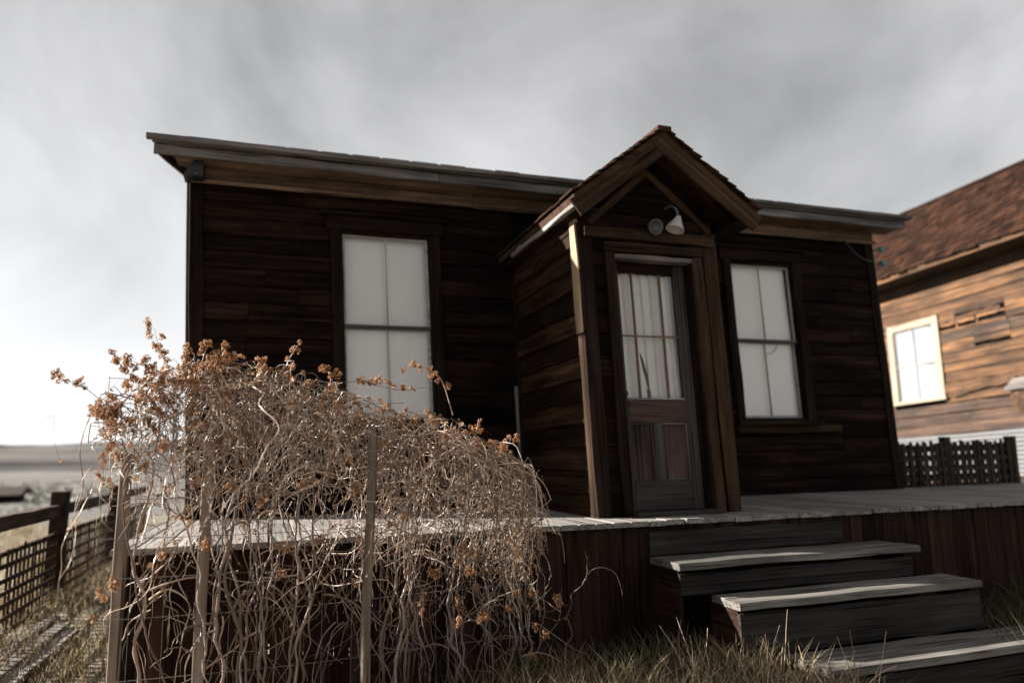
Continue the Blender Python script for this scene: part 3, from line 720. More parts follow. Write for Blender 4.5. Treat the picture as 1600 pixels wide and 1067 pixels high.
# ------------------------------------------------------------------ deck
DD = 2.04; DX0, DX1 = -0.22, 9.7
deck = empty('porch_deck', (4.5, -1.0, GZ), 'raised grey plank deck along the front of the house', 'deck')
x = DX0
while x < DX1:
    w = rng.uniform(0.125, 0.16); x2 = min(x + w, DX1)
    e = rng.normal(0, 0.010)
    lift = 0.012 * x / 9
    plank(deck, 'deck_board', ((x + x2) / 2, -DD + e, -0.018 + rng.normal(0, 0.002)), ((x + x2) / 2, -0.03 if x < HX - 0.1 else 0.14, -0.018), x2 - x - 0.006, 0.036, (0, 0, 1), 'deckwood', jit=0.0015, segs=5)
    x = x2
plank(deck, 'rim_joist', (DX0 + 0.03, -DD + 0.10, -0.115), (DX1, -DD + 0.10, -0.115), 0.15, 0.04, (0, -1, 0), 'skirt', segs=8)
plank(deck, 'rim_joist', (DX0 + 0.05, -0.1, -0.115), (DX0 + 0.05, -DD + 0.12, -0.115), 0.15, 0.04, (-1, 0, 0), 'skirt', segs=8)
for x in np.arange(0.3, 9.6, 1.15):
    plank(deck, 'support_post', (x, -DD + 0.16, GZ - 0.1), (x, -DD + 0.16, -0.19), 0.10, 0.08, (0, -1, 0), 'skirt')
x = DX0 + 0.02
while x < DX1:
    w = rng.uniform(0.10, 0.21); x2 = min(x + w, DX1)
    if True:
        zt = -0.045 + rng.normal(0, 0.006)
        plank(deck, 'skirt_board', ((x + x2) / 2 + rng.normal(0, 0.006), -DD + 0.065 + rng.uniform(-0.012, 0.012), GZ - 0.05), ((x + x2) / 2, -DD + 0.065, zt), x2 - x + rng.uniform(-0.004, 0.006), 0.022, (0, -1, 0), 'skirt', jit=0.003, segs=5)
    x = x2

yy = -DD + 0.09  # unseen left end boards, added to block light leaking under the deck
while yy < -0.05:
    w = rng.uniform(0.12, 0.20); y2 = min(yy + w, -0.02)
    plank(deck, 'skirt_board', (DX0 + 0.02, (yy + y2) / 2, GZ - 0.05), (DX0 + 0.02, (yy + y2) / 2, -0.045), y2 - yy - 0.006, 0.022, (-1, 0, 0), 'skirt', jit=0.003, segs=4)
    yy = y2

# ------------------------------------------------------------------ steps
steps = empty('wooden_steps', (4.4, -2.6, GZ), 'worn grey wooden steps leading up to the deck', 'steps')
ST = [(-0.25, -2.42, 3.20, 5.22), (-0.46, -2.74, 3.42, 5.46), (-0.79, -3.14, 3.72, 5.95)]
yb = -DD + 0.03; zb = -0.045
prev = (-0.05, -DD + 0.03, 3.2, 4.95)
for k, (z, yf, xa, xb) in enumerate(ST):
    # riser under the previous tread
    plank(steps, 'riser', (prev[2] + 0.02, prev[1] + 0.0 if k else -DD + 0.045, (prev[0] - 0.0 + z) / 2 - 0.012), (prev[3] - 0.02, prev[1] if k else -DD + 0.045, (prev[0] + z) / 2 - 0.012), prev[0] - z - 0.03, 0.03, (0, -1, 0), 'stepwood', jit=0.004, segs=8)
    nb = 2
    y0 = prev[1] + (0.0 if k else 0.0); dy = (y0 - 0.02 - yf) / nb
    for b in range(nb):
        ya = yf + dy * (b + 0.5)
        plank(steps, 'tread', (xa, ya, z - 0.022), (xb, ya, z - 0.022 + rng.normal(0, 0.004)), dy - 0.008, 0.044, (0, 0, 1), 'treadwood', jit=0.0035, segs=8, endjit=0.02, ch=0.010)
    prev = (z - 0.045, yf + 0.035, xa, xb)
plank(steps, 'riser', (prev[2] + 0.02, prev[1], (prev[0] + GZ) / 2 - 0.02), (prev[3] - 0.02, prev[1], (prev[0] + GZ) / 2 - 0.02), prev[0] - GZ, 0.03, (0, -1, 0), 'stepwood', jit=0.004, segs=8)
# closed ends of each step
for k, (z, yf, xa, xb) in enumerate(ST):
    for xx, s in ((xa + 0.04, -1), (xb - 0.04, 1)):
        yb_ = -DD + 0.02 if k == 0 else ST[k - 1][1] + 0.03
        plank(steps, 'end_board', (xx, yb_, (z - 0.05 + GZ) / 2), (xx, yf + 0.055, (z - 0.05 + GZ) / 2), z - 0.05 - GZ, 0.03, (s, 0, 0), 'skirt', jit=0.004)

# ------------------------------------------------------------------ neighbouring house
NX = 14.0
def nb(y, z): return z + 0.045 * (6.0 - y)          # its boards run downhill away from the road
neigh = empty('neighbour_house', (NX + 2.0, 5.0, GZ), 'sunlit brown plank house with shingle roof at the right edge', 'house')
YA, YB = 1.0, 10.4
V = [(x, y, nb(y, z)) for x in (NX + 0.06, NX + 5.0) for y in (YA, YB) for z in (-1.4, 4.15)]
nwall = mesh_obj('wall', V, [(0, 2, 3, 1), (4, 5, 7, 6), (0, 1, 5, 4), (2, 6, 7, 3), (1, 3, 7, 5), (0, 4, 6, 2)], 'dark', neigh)
WY0, WY1, WZ0, WZ1 = 4.65, 5.98, 1.41, 3.17         # outer edge of window frame
nex = 0.21; nrow = 17
def nplank(y0, y1, z, w, mat, xoff=0.0, jit=0.006):
    if y1 - y0 < 0.06: return
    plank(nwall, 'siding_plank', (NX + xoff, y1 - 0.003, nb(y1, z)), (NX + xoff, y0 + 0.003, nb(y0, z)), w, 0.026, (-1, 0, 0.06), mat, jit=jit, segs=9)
for i in range(nrow):
    z = 0.665 + (i + 0.5) * nex
    zs0, zs1 = z - nex / 2, z + nex / 2
    segs_ = [(YA, YB)]
    if zs1 > WZ0 + 0.02 and zs0 < WZ1 - 0.02: segs_ = [(YA, WY0 + 0.01), (WY1 - 0.01, YB)]
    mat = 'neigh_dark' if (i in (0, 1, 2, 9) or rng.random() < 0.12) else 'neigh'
    for y0, y1 in segs_:
        cuts = [y0]
        if y1 - y0 > 2.2 and i not in (8, 10, 11): cuts.append(rng.uniform(y0 + 0.8, y1 - 0.8))
        if i in (10, 8, 11) and y0 == YA: cuts = [y0, 3.17 if i != 8 else 3.12]
        cuts.append(y1)
        for a, b in zip(cuts[:-1], cuts[1:]):
            broken = b <= WY0 + 0.02 and a > 3.0
            if i == 10 and broken:
                # split plank: two slots open to the dark
                nplank(a, 3.78, z + 0.075, nex * 0.30, mat); nplank(3.82, b - 0.03, z + 0.06, nex * 0.42, mat, jit=0.010)
                nplank(a, b, z - 0.088, nex * 0.26, mat)
            elif i == 11 and broken:
                nplank(a, 4.25, z + 0.050, nex * 0.55, mat, jit=0.008); nplank(a + 0.1, 4.25, z - 0.07, nex * 0.36, mat, jit=0.008); nplank(4.25, b, z, nex + 0.014, mat)
            elif i == 8 and broken:
                nplank(a, 3.88, z + 0.035, nex * 0.68, mat, jit=0.006); nplank(3.88, b, z, nex + 0.012, mat)
            elif i == 4 and b <= WY0 + 0.02:
                nplank(a, b, z, nex * 0.94, mat, jit=0.014, xoff=-0.004)
            else:
                nplank(a, b, z + rng.normal(0, 0.004), nex - rng.uniform(0.004, 0.018), mat, jit=0.005, xoff=rng.normal(0, 0.006))
# loose splintered strip
plank(nwall, 'loose_plank', (NX - 0.035, 4.45, nb(4.45, 1.46)), (NX - 0.045, 3.1, nb(3.1, 1.60)), 0.085, 0.016, (-1, 0, 0.3), 'neigh', jit=0.016, segs=7)
for y, z in ((4.25, 2.9), (3.80, 2.8)):
    plank(nwall, 'stud', (NX + 0.035, y, nb(y, z - 0.2)), (NX + 0.035, y, nb(y, z + 0.3)), 0.06, 0.03, (-1, 0, 0), 'neigh')
# window
fr = 0.15
nwin = boxes('window', [((NX + 0.0, WY0 + fr, WZ0 + 0.08), (NX + 0.03, WY0 + fr + 0.02, WZ1 - 0.1))], 'cream', neigh)
nwin['label'] = 'bright sunlit sash window in a pale frame on brown planks'
for yy in (WY0 + fr / 2, WY1 - fr / 2):
    plank(nwin, 'casing', (NX - 0.035, yy, nb(yy, WZ0 + 0.03)), (NX - 0.035, yy, nb(yy, WZ1)), fr, 0.03, (-1, 0, 0), 'cream', jit=0.002)
plank(nwin, 'head_casing', (NX - 0.037, WY1 - fr, nb(WY1 - fr, WZ1 - fr / 2)), (NX - 0.037, WY0 + fr, nb(WY0 + fr, WZ1 - fr / 2)), fr, 0.03, (-1, 0, 0), 'cream', jit=0.002)
plank(nwin, 'sill', (NX - 0.05, WY1 + 0.03, nb(WY1, WZ0)), (NX - 0.05, WY0 - 0.05, nb(WY0, WZ0)), 0.05, 0.09, (-1, 0, 0.0), 'cream', jit=0.002)
yi0, yi1 = WY0 + fr, WY1 - fr
for yy in (yi0 + 0.018, yi1 - 0.018):
    plank(nwin, 'sash_stile', (NX - 0.0, yy, nb(yy, WZ0 + 0.02)), (NX - 0.0, yy, nb(yy, WZ1 - fr)), 0.036, 0.03, (-1, 0, 0), 'blindpaint', jit=0.001)
zm = (WZ0 + WZ1 - fr) / 2
for zz, w in ((zm, 0.034), (WZ0 + 0.045, 0.04), (WZ1 - fr - 0.014, 0.028)):
    plank(nwin, 'sash_rail', (NX - 0.005, yi1, nb(yi1, zz)), (NX - 0.005, yi0, nb(yi0, zz)), w, 0.03, (-1, 0, 0), 'blindpaint', jit=0.001)
plank(nwin, 'muntin', (NX + 0.0, (yi0 + yi1) / 2, nb(5.3, WZ0 + 0.05)), (NX + 0.0, (yi0 + yi1) / 2, nb(5.3, WZ1 - fr)), 0.02, 0.022, (-1, 0, 0), 'blindpaint', jit=0.001)
for za, zb_ in ((WZ0 + 0.06, zm - 0.017), (zm + 0.017, WZ1 - fr - 0.028)):
    for ya, yb_ in ((yi0 + 0.036, (yi0 + yi1) / 2 - 0.01), ((yi0 + yi1) / 2 + 0.01, yi1 - 0.036)):
        pts = [Vector((NX + 0.004, ya, nb(ya, za))), Vector((NX + 0.004, yb_, nb(yb_, za))), Vector((NX + 0.004, yb_, nb(yb_, zb_))), Vector((NX + 0.004, ya, nb(ya, zb_)))]
        cc = sum(pts, Vector()) / 4
        mesh_obj('pane', [p - cc for p in pts], [(0, 1, 2, 3)], 'glass', nwin, Matrix.Translation(cc))
V = [(NX + 0.050, y, nb(y, z)) for y, z in ((yi0, WZ0 + 0.02), (yi1, WZ0 + 0.02), (yi1, WZ1 - 0.1), (yi0, WZ1 - 0.1))]
mesh_obj('blind', V, [(0, 1, 2, 3)], 'sunblind', nwin)
# corrugated tin skirt
V = []; Fc = []; n = 22
for k in range(n + 1):
    z = 0.68 - 0.9 * k / n; xo = -0.045 + 0.02 * (1 if k % 2 else -1)
    for y in (YA, YB): V.append((NX + xo, y, nb(y, z)))
for k in range(n): Fc.append((2 * k, 2 * k + 1, 2 * k + 3, 2 * k + 2))
mesh_obj('tin_skirt', V, Fc, 'tin', neigh)
plank(neigh, 'base_board', (NX + 0.0, YB, nb(YB, -0.75)), (NX + 0.0, YA, nb(YA, -0.75)), 1.1, 0.03, (-1, 0, 0), 'neigh_dark')
plank(neigh, 'drip_strip', (NX - 0.06, YB, nb(YB, 0.685)), (NX - 0.06, YA, nb(YA, 0.685)), 0.024, 0.03, (-1, 0, 0.4), 'neigh', jit=0.008, segs=14)
# roof
NP = math.radians(40); ex0, ez0 = 13.42, 4.16; rl = (16.3 - ex0) / math.cos(NP)
def nrp(s, y, off=0.0):
    return Vector((ex0 + s * math.cos(NP) - off * math.sin(NP), y, nb(y, ez0 + s * math.sin(NP) + off * math.cos(NP))))
V = [nrp(s, y, o_) for s in (0.0, rl) for y in (YA, YB + 0.3) for o_ in (0.0, -0.03)]
nroof = mesh_obj('roof', V, [(0, 2, 6, 4), (1, 5, 7, 3), (0, 4, 5, 1), (2, 3, 7, 6), (0, 1, 3, 2), (4, 6, 7, 5)], 'shingle', neigh)
V = [(16.3 + dx, y, nb(y, z)) for y in (YA, YB + 0.3) for dx, z in ((0, ez0 + rl * math.sin(NP)), (2.9, ez0), (2.9, ez0 - 0.03), (0, ez0 + rl * math.sin(NP) - 0.03))]
mesh_obj('rear_slope', V, [(0, 4, 5, 1), (1, 5, 6, 2), (2, 6, 7, 3), (3, 7, 4, 0), (0, 1, 2, 3), (7, 6, 5, 4)], 'shingle', nroof)
plank(nroof, 'eave_board', (ex0 + 0.02, YB + 0.3, nb(YB + 0.3, ez0 - 0.05)), (ex0 + 0.02, YA, nb(YA, ez0 - 0.05)), 0.11, 0.03, (-1, 0, 0), 'neigh', segs=8)
plank(nroof, 'soffit_board', (13.72, YB + 0.3, nb(YB + 0.3, ez0 - 0.09)), (13.72, YA, nb(YA, ez0 - 0.09)), 0.55, 0.02, (0, 0, -1), 'neigh_dark', segs=8)
# shingle courses as pieces: 6 shared meshes
sh = []
for k in range(6):
    w, l_ = 0.215 + 0.03 * (k % 3), 0.42
    j = rng.normal(0, 0.010, 8)
    V = [(0, -w / 2 + j[0], 0.004), (0 + j[1], w / 2 + j[2], 0.004), (l_, w / 2, 0.0), (l_, -w / 2, 0.0), (0 + j[3], -w / 2 + j[0], 0.026 + abs(j[4])), (0 + j[1], w / 2 + j[2], 0.024 + abs(j[5])), (l_, w / 2, 0.006), (l_, -w / 2, 0.006)]
    me = bpy.data.meshes.new('shingle'); me.from_pydata(V, [], [(0, 3, 2, 1), (4, 5, 6, 7), (0, 1, 5, 4), (1, 2, 6, 5), (2, 3, 7, 6), (3, 0, 4, 7)]); me.materials.append(MAT['shingle']); sh.append(me)
NXT = Vector((math.cos(NP), 0, math.sin(NP))); NYT = Vector((0, 1, -0.045)).normalized(); NZT = NXT.cross(NYT)
if NZT.z < 0: NZT = -NZT
R3 = Matrix((NXT, NYT, NZT)).transposed().to_4x4()
ncount = 0
for r_ in range(18):
    s = -0.04 + r_ * 0.235
    if s > rl - 0.05: break
    ymax = 6.2 + 0.13 * r_
    y = 1.9 + 0.105 * r_ + rng.uniform(0, 0.15)
    while y < ymax:
        w = 0.235
        o = bpy.data.objects.new('shingle', sh[int(rng.integers(6))]); COL.objects.link(o)
        p = nrp(s + rng.normal(0, 0.018), y + w / 2, 0.0)
        setw(o, Matrix.Translation(p) @ R3 @ Matrix.Rotation(rng.normal(0, 0.035), 4, 'Z') @ Matrix.Rotation(rng.normal(0, 0.02), 4, 'Y'), nroof)
        y += w; ncount += 1
plank(nroof, 'ridge_cap', nrp(rl, YB + 0.3, 0.03), nrp(rl, YA, 0.03), 0.2, 0.03, (-0.3, 0, 1), 'shingle', segs=8)

# wooden hood box on the neighbour's wall, red post at the frame edge
hb = empty('wooden_meter_box', (13.85, 2.85, 1.1), 'small wooden box with sloping grey lid on the neighbouring wall', 'box')
boxes('box_body', [((13.68, 2.62, 1.10), (13.96, 3.04, 1.56))], 'neigh', hb)
plank(hb, 'box_lid', (13.76, 3.12, 1.60), (13.76, 2.55, 1.62), 0.36, 0.04, (-0.75, 0, 1), 'greywood')

# ------------------------------------------------------------------ lattice fences
fr_ = empty('lattice_fence', (8.7, 0.25, GZ), 'dark double lattice fence behind the right end of the deck', 'fence')
FY = 0.24
for x, h in ((7.78, 0.66), (8.72, 0.60), (9.85, 0.60)):
    plank(fr_, 'post', (x, FY + 0.02, GZ), (x, FY + 0.02, h), 0.11 if x > 8 else 0.05, 0.09, (0, -1, 0), 'fence')
for lay, (yo, off) in enumerate(((-0.03, 0.0), (0.06, 0.045))):
    x = 7.80 + off
    while x < 9.9:
        plank(fr_, 'lath', (x, FY + yo, GZ + 0.05), (x + rng.normal(0, 0.016), FY + yo, 0.545 + rng.normal(0, 0.014) - lay * 0.02), 0.052, 0.012, (0, -1, 0), 'fence', jit=0.002, segs=2)
        x += rng.uniform(0.092, 0.108)
    for z in (0.44, 0.325, 0.20, 0.09, -0.03, -0.2, -0.4, -0.6, -0.8):
        plank(fr_, 'lath', (7.78, FY + yo + 0.013, z + lay * 0.03), (9.9, FY + yo + 0.013, z + lay * 0.03 + rng.normal(0, 0.008)), 0.05, 0.012, (0, -1, 0), 'fence', jit=0.002, segs=4)

fl = empty('lattice_fence', (-1.6, 2.4, GZ), 'dark post and rail fence with square lattice left of the house', 'fence')
FX = -1.6
for y, h in ((-0.6, 0.18), (2.78, 0.175), (6.0, 0.14)):
    plank(fl, 'post', (FX, y, GZ - 0.1), (FX, y, h), 0.165, 0.155, (0, -1, 0), 'fencebrown', jit=0.003)
for ya, yb_ in ((-0.52, 2.70), (2.86, 5.92), (6.08, 9.0)):
    plank(fl, 'top_rail', (FX, ya, -0.02), (FX, yb_, -0.035), 0.13, 0.09, (1, 0, 0), 'fencebrown', segs=6)
    plank(fl, 'lattice_rail', (FX, ya, -0.30), (FX, yb_, -0.30), 0.05, 0.04, (1, 0, 0), 'fencebrown', segs=6)
    n = int((yb_ - ya) / 0.12)
    for k in range(n):
        if rng.random() < 0.05: continue
        y = ya + (k + 0.5) * (yb_ - ya) / n + rng.normal(0, 0.008)
        plank(fl, 'lath', (FX + 0.03, y, GZ + 0.02), (FX + 0.03, y + rng.normal(0, 0.014), -0.27 + rng.normal(0, 0.012)), 0.042, 0.012, (1, 0, 0), 'fencebrown', jit=0.0015, segs=2)
    for z in np.arange(-0.40, -1.0, -0.115):
        plank(fl, 'lath', (FX + 0.043, ya, z + rng.normal(0, 0.008)), (FX + 0.043, yb_, z + rng.normal(0, 0.012)), 0.042, 0.012, (1, 0, 0), 'fencebrown', jit=0.0015, segs=4)

# boardwalk beside the fence
walk = empty('path', (-1.15, 1.0, GZ), 'short grey boardwalk planks lying beside the lattice fence', None); walk['kind'] = 'structure'
for k, x in enumerate((-1.37, -1.22, -1.06)):
    plank(walk, 'plank', (x, -2.4, -1.01 + 0.008 * k), (x + 0.03, 1.75 - 0.35 * k, -1.02), 0.13, 0.04, (0, 0, 1), 'deckwood', jit=0.004, segs=8)

# ------------------------------------------------------------------ dried vine on its stakes and wire
stakes = [((0.285, -2.30), 0.60, 'board', 'grey flat board stake standing in the left of the vine'), ((1.14, -2.72), 0.655, 'round', 'pale round stake in front of the middle of the vine'), ((-0.145, -2.20), 0.53, 'board', 'short brown post at the left end of the vine')]
for (x, y), zt, kind, lab in stakes:
    if kind == 'round':
        zz = np.linspace(GZ - 0.1, zt, 26)
        R = 0.026 + rng.normal(0, 0.0010, 26); R[-1] = 0.016; R[-2] = 0.024
        Pl = np.stack([zz, 0.014 * np.sin(zz * 3), 0.01 * np.cos(zz * 2.3)], 1)
        Vt, Ft = tube_arrays([(Pl, R)], 10)
        o = np_mesh('vine_stake', Vt, Ft, 'post', None, Matrix(((0, 1, 0, x), (0, 0, 1, y), (1, 0, 0, 0), (0, 0, 0, 1))))
    else:
        o = plank(None, 'vine_stake', (x, y, GZ - 0.1), (x + 0.01, y, zt), 0.062, 0.03, (0, -1, 0), 'post', jit=0.003, segs=8)
    tag(o, lab, 'stake', 'stakes carrying the vine')
wires = []
wx0, wx1 = -0.20, 2.15
for z in (0.93, 0.80, 0.66, 0.50, 0.3, 0.1, -0.1, -0.3, -0.6):
    xe = min(wx1, 2.15 - max(0, z - 0.2) * 1.3)
    xs = np.linspace(wx0, xe, 16); wires.append((np.stack([xs, -2.46 + 0.01 * np.sin(xs * 5), z - 0.012 * np.sin((xs - wx0) * 2.2)], 1), 0.0019))
for x in np.arange(wx0, wx1, 0.16):
    zt = 0.94 if x < 0.9 else 0.94 - (x - 0.9) * 0.6
    wires.append((np.stack([np.full(6, x), np.full(6, -2.458), np.linspace(GZ, zt, 6)], 1), 0.0017))
V, Fq = tube_arrays(wires, 4)
o = np_mesh('wire_trellis', V, Fq, 'wire'); tag(o, 'thin square wire mesh that the dried vine climbs on', 'trellis')

vine = empty('dried_vine', (1.0, -2.5, GZ), 'sprawling dead brown hop vine draped in front of the deck', 'vine')
RX = np.array([-0.245, -0.103, 0.076, 0.265, 0.532, 0.739, 0.988, 1.246, 1.591, 1.788, 2.031, 2.15, 2.26])
RZ = np.array([0.70, 0.86, 0.955, 1.005, 0.975, 0.94, 0.86, 0.735, 0.655, 0.58, 0.455, 0.22, 0.02])
def ztop(x): return np.interp(x, RX, RZ)

def strand(p, d, n, step, grav, wig, zmin=GZ + 0.02):
    """a drooping stem: direction d turned down by gravity with a wandering wiggle"""
    P = [p.copy()]; d = d / np.linalg.norm(d); k = rng.normal(0, 1, 3) * wig
    for i in range(n - 1):
        k = 0.75 * k + rng.normal(0, 1, 3) * wig * 0.66
        d = d + k; d[2] -= grav
        d /= np.linalg.norm(d)
        q = P[-1] + d * step
        if q[2] < zmin: q[2] = zmin + 0.01; d[2] = abs(d[2]) * 0.2
        P.append(q)
    return np.array(P)

def curl(P, amp, turns):
    """hop bines twist: add a wandering helix to a path"""
    n = len(P); t = np.linspace(0, 1, n); ph = rng.uniform(0, 6.28); am = amp * (0.5 + 0.5 * np.sin(t * rng.uniform(3, 9) + ph))
    P = P.copy(); P[:, 0] += am * np.cos(ph + t * turns * 6.28); P[:, 1] += am * np.sin(ph + t * turns * 6.28)
    return P
twigs = []
clumps = rng.uniform(-0.2, 2.15, 34)
# hanging strands from the ridge, gathered in bundles, front and back of the wire
for i in range(330):
    x = clumps[int(rng.integers(34))] + rng.normal(0, 0.04) if rng.random() < 0.75 else rng.uniform(-0.2, 2.15)
    y = -2.5 + rng.normal(0, 0.10)
    z = ztop(x) - abs(rng.normal(0, 0.14)) - 0.02
    d = np.array([rng.normal(0, 0.5), rng.normal(-0.1, 0.35), rng.uniform(-0.9, 0.5)])
    P = strand(np.array([x, y, z]), d, int(rng.uniform(14, 42)), rng.uniform(0.02, 0.034), rng.uniform(0.12, 0.42), rng.uniform(0.16, 0.34))
    P = curl(P, rng.uniform(0.004, 0.022), rng.uniform(1, 5))
    P[:, 2] = np.minimum(P[:, 2], ztop(P[:, 0]) + 0.03 * rng.random())
    r = 0.0011 + 0.0034 * rng.random() ** 2.0
    twigs.append((P, np.linspace(r, r * 0.55, len(P))))
# arching and criss-crossing pieces, each with a couple of forks
for i in range(430):
    x = rng.uniform(-0.1, 2.1); y = -2.5 + rng.normal(0, 0.14); z = ztop(x) - abs(rng.normal(0, 0.34)) - 0.03
    a = rng.choice([-1, 1]) * rng.uniform(0.35, 1.0)
    P = strand(np.array([x, y, z]), np.array([a, rng.normal(0, 0.3), rng.uniform(-0.9, 1.0)]), int(rng.uniform(9, 22)), rng.uniform(0.018, 0.034), rng.uniform(0.03, 0.22), rng.uniform(0.10, 0.30))
    P[:, 2] = np.minimum(P[:, 2], ztop(P[:, 0]) + 0.04 * rng.random()); P[:, 0] = np.clip(P[:, 0], -0.25, 2.3)
    r = 0.0014 + 0.0036 * rng.random() ** 1.8
    twigs.append((P, np.linspace(r, r * 0.5, len(P))))
    for f_ in range(int(rng.integers(1, 4))):
        k = int(rng.integers(2, len(P) - 2)); d = P[k + 1] - P[k]; d = d / np.linalg.norm(d) + rng.normal(0, 0.7, 3)
        Q = strand(P[k].copy(), d, int(rng.uniform(5, 13)), rng.uniform(0.010, 0.022), rng.uniform(0.0, 0.2), rng.uniform(0.15, 0.35))
        Q[:, 2] = np.minimum(Q[:, 2], ztop(Q[:, 0]) + 0.04)
        twigs.append((Q, np.linspace(r * 0.55, r * 0.25, len(Q))))
# fine curly tangle, thick along the ridge
for i in range(1700):
    x = rng.uniform(-0.2, 2.2); y = -2.5 + rng.normal(0, 0.14)
    z = ztop(x) - abs(rng.normal(0, 0.24)) - 0.01
    if (x < 0.2 and rng.random() < 0.6) or (x > 1.0 and rng.random() < 0.3): continue
    a = rng.uniform(0, 2 * np.pi)
    P = strand(np.array([x, y, z]), np.array([np.cos(a), np.sin(a), rng.normal(0, 0.8)]), int(rng.uniform(7, 17)), rng.uniform(0.010, 0.024), rng.uniform(0.0, 0.2), rng.uniform(0.2, 0.5))
    P[:, 2] = np.minimum(P[:, 2], ztop(P[:, 0]) + 0.045)
    r = rng.uniform(0.0008, 0.0020)
    twigs.append((P, np.linspace(r, r * 0.5, len(P))))
# lower drape hanging in front of the deck
for i in range(210):
    x = rng.uniform(-0.05, 2.3); y = -2.24 + rng.normal(0, 0.07)
    z = min(ztop(x) - 0.1, rng.uniform(-0.5, 0.35))
    d = np.array([rng.normal(0, 0.6), rng.normal(0, 0.2), rng.uniform(-1.2, 0.5)])
    P = strand(np.array([x, y, z]), d, int(rng.uniform(12, 32)), rng.uniform(0.025, 0.042), rng.uniform(0.06, 0.36), rng.uniform(0.12, 0.26))
    P = curl(P, rng.uniform(0.005, 0.03), rng.uniform(0.5, 3))
    r = 0.0013 + 0.0050 * rng.random() ** 2
    twigs.append((P, np.linspace(r, r * 0.6, len(P))))
# right-hand fall of the vine
for i in range(110):
    x = rng.uniform(1.6, 2.12); y = -2.5 + rng.normal(0, 0.12); z = ztop(x) - abs(rng.normal(0, 0.05))
    P = strand(np.array([x, y, z]), np.array([rng.uniform(0.1, 0.7), rng.normal(0, 0.3), 0.1]), int(rng.uniform(8, 30)), 0.034, rng.uniform(0.3, 0.6), 0.15)
    P = curl(P, rng.uniform(0.004, 0.02), 2)
    r = 0.0012 + 0.0034 * rng.random() ** 2
    twigs.append((P, np.linspace(r, r * 0.6, len(P))))
base = np.array([1.0, -2.5, GZ])
for P, _ in twigs:
    P[:, 1] = np.minimum(np.where(P[:, 2] < 0.1, P[:, 1] + (0.1 - P[:, 2]) * 0.30, P[:, 1]), np.where(P[:, 2] < 0.1, -2.10 + 0.02 * np.sin(P[:, 2] * 30), 9.0))
    P[:, 0] = np.where(P[:, 0] < -0.18, -0.18 + (P[:, 0] + 0.18) * 0.35, P[:, 0])
    P[:, 0] = np.where(P[:, 0] > 2.12, 2.12 + (P[:, 0] - 2.12) * 0.4, P[:, 0])
twigs = [(P, np.linspace(R[0], R[0] * 0.3, len(P)) * (1 + 0.18 * np.abs(rng.normal(0, 1, len(P))))) for P, R in twigs]
V, Fq = tube_arrays(twigs, 4)
np_mesh('twig_tangle', V - base, Fq, 'twig', vine, Matrix.Translation(Vector(base)), True, 'stuff')
# main stems: each a part
for i in range(40):
    x = rng.uniform(-0.1, 2.25); y = -2.27 + rng.normal(0, 0.09); y = min(y, -2.15)
    zt = min(ztop(x) - rng.uniform(0.05, 0.5), 0.75)
    n = 16; zz = np.linspace(GZ - 0.03, zt, n)
    wob = np.cumsum(rng.normal(0, 0.022, (n, 2)), 0)
    P = np.stack([x + wob[:, 0] + rng.normal(0, 0.12) * np.linspace(0, 1, n), y + wob[:, 1] + (-2.5 - y) * np.linspace(0, 1, n) ** 1.5, zz], 1)
    r = 0.0042 + 0.008 * rng.random() ** 1.6
    C = spline(P, 48) + rng.normal(0, 0.0022, (48, 3))
    R = np.linspace(r, r * 0.5, 48) * (1 + 0.14 * rng.normal(0, 1, 48))
    st_ = tube('stem', C, np.abs(R), 'stem', vine, 6)
    for f_ in range(int(rng.integers(1, 4))):
        k = int(rng.integers(14, 42)); d = np.array([rng.normal(0, 0.8), rng.normal(0, 0.4), rng.uniform(0.1, 1.0)])
        Q = strand(C[k].copy(), d, int(rng.uniform(9, 20)), rng.uniform(0.02, 0.034), rng.uniform(0.0, 0.12), rng.uniform(0.12, 0.25))
        Q[:, 2] = np.minimum(Q[:, 2], ztop(Q[:, 0]) + 0.02)
        tube('side_shoot', Q, np.linspace(r * 0.55, r * 0.2, len(Q)), 'stem', st_, 5)
# the long lone tendril on the left
tube('tendril', spline([(-0.20, -2.5, 0.83), (-0.259, -2.5, 0.76), (-0.305, -2.5, 0.564), (-0.279, -2.5, 0.369), (-0.315, -2.5, 0.2), (-0.295, -2.5, 0.05)], 40), 0.0028, 'stem', vine, 5)

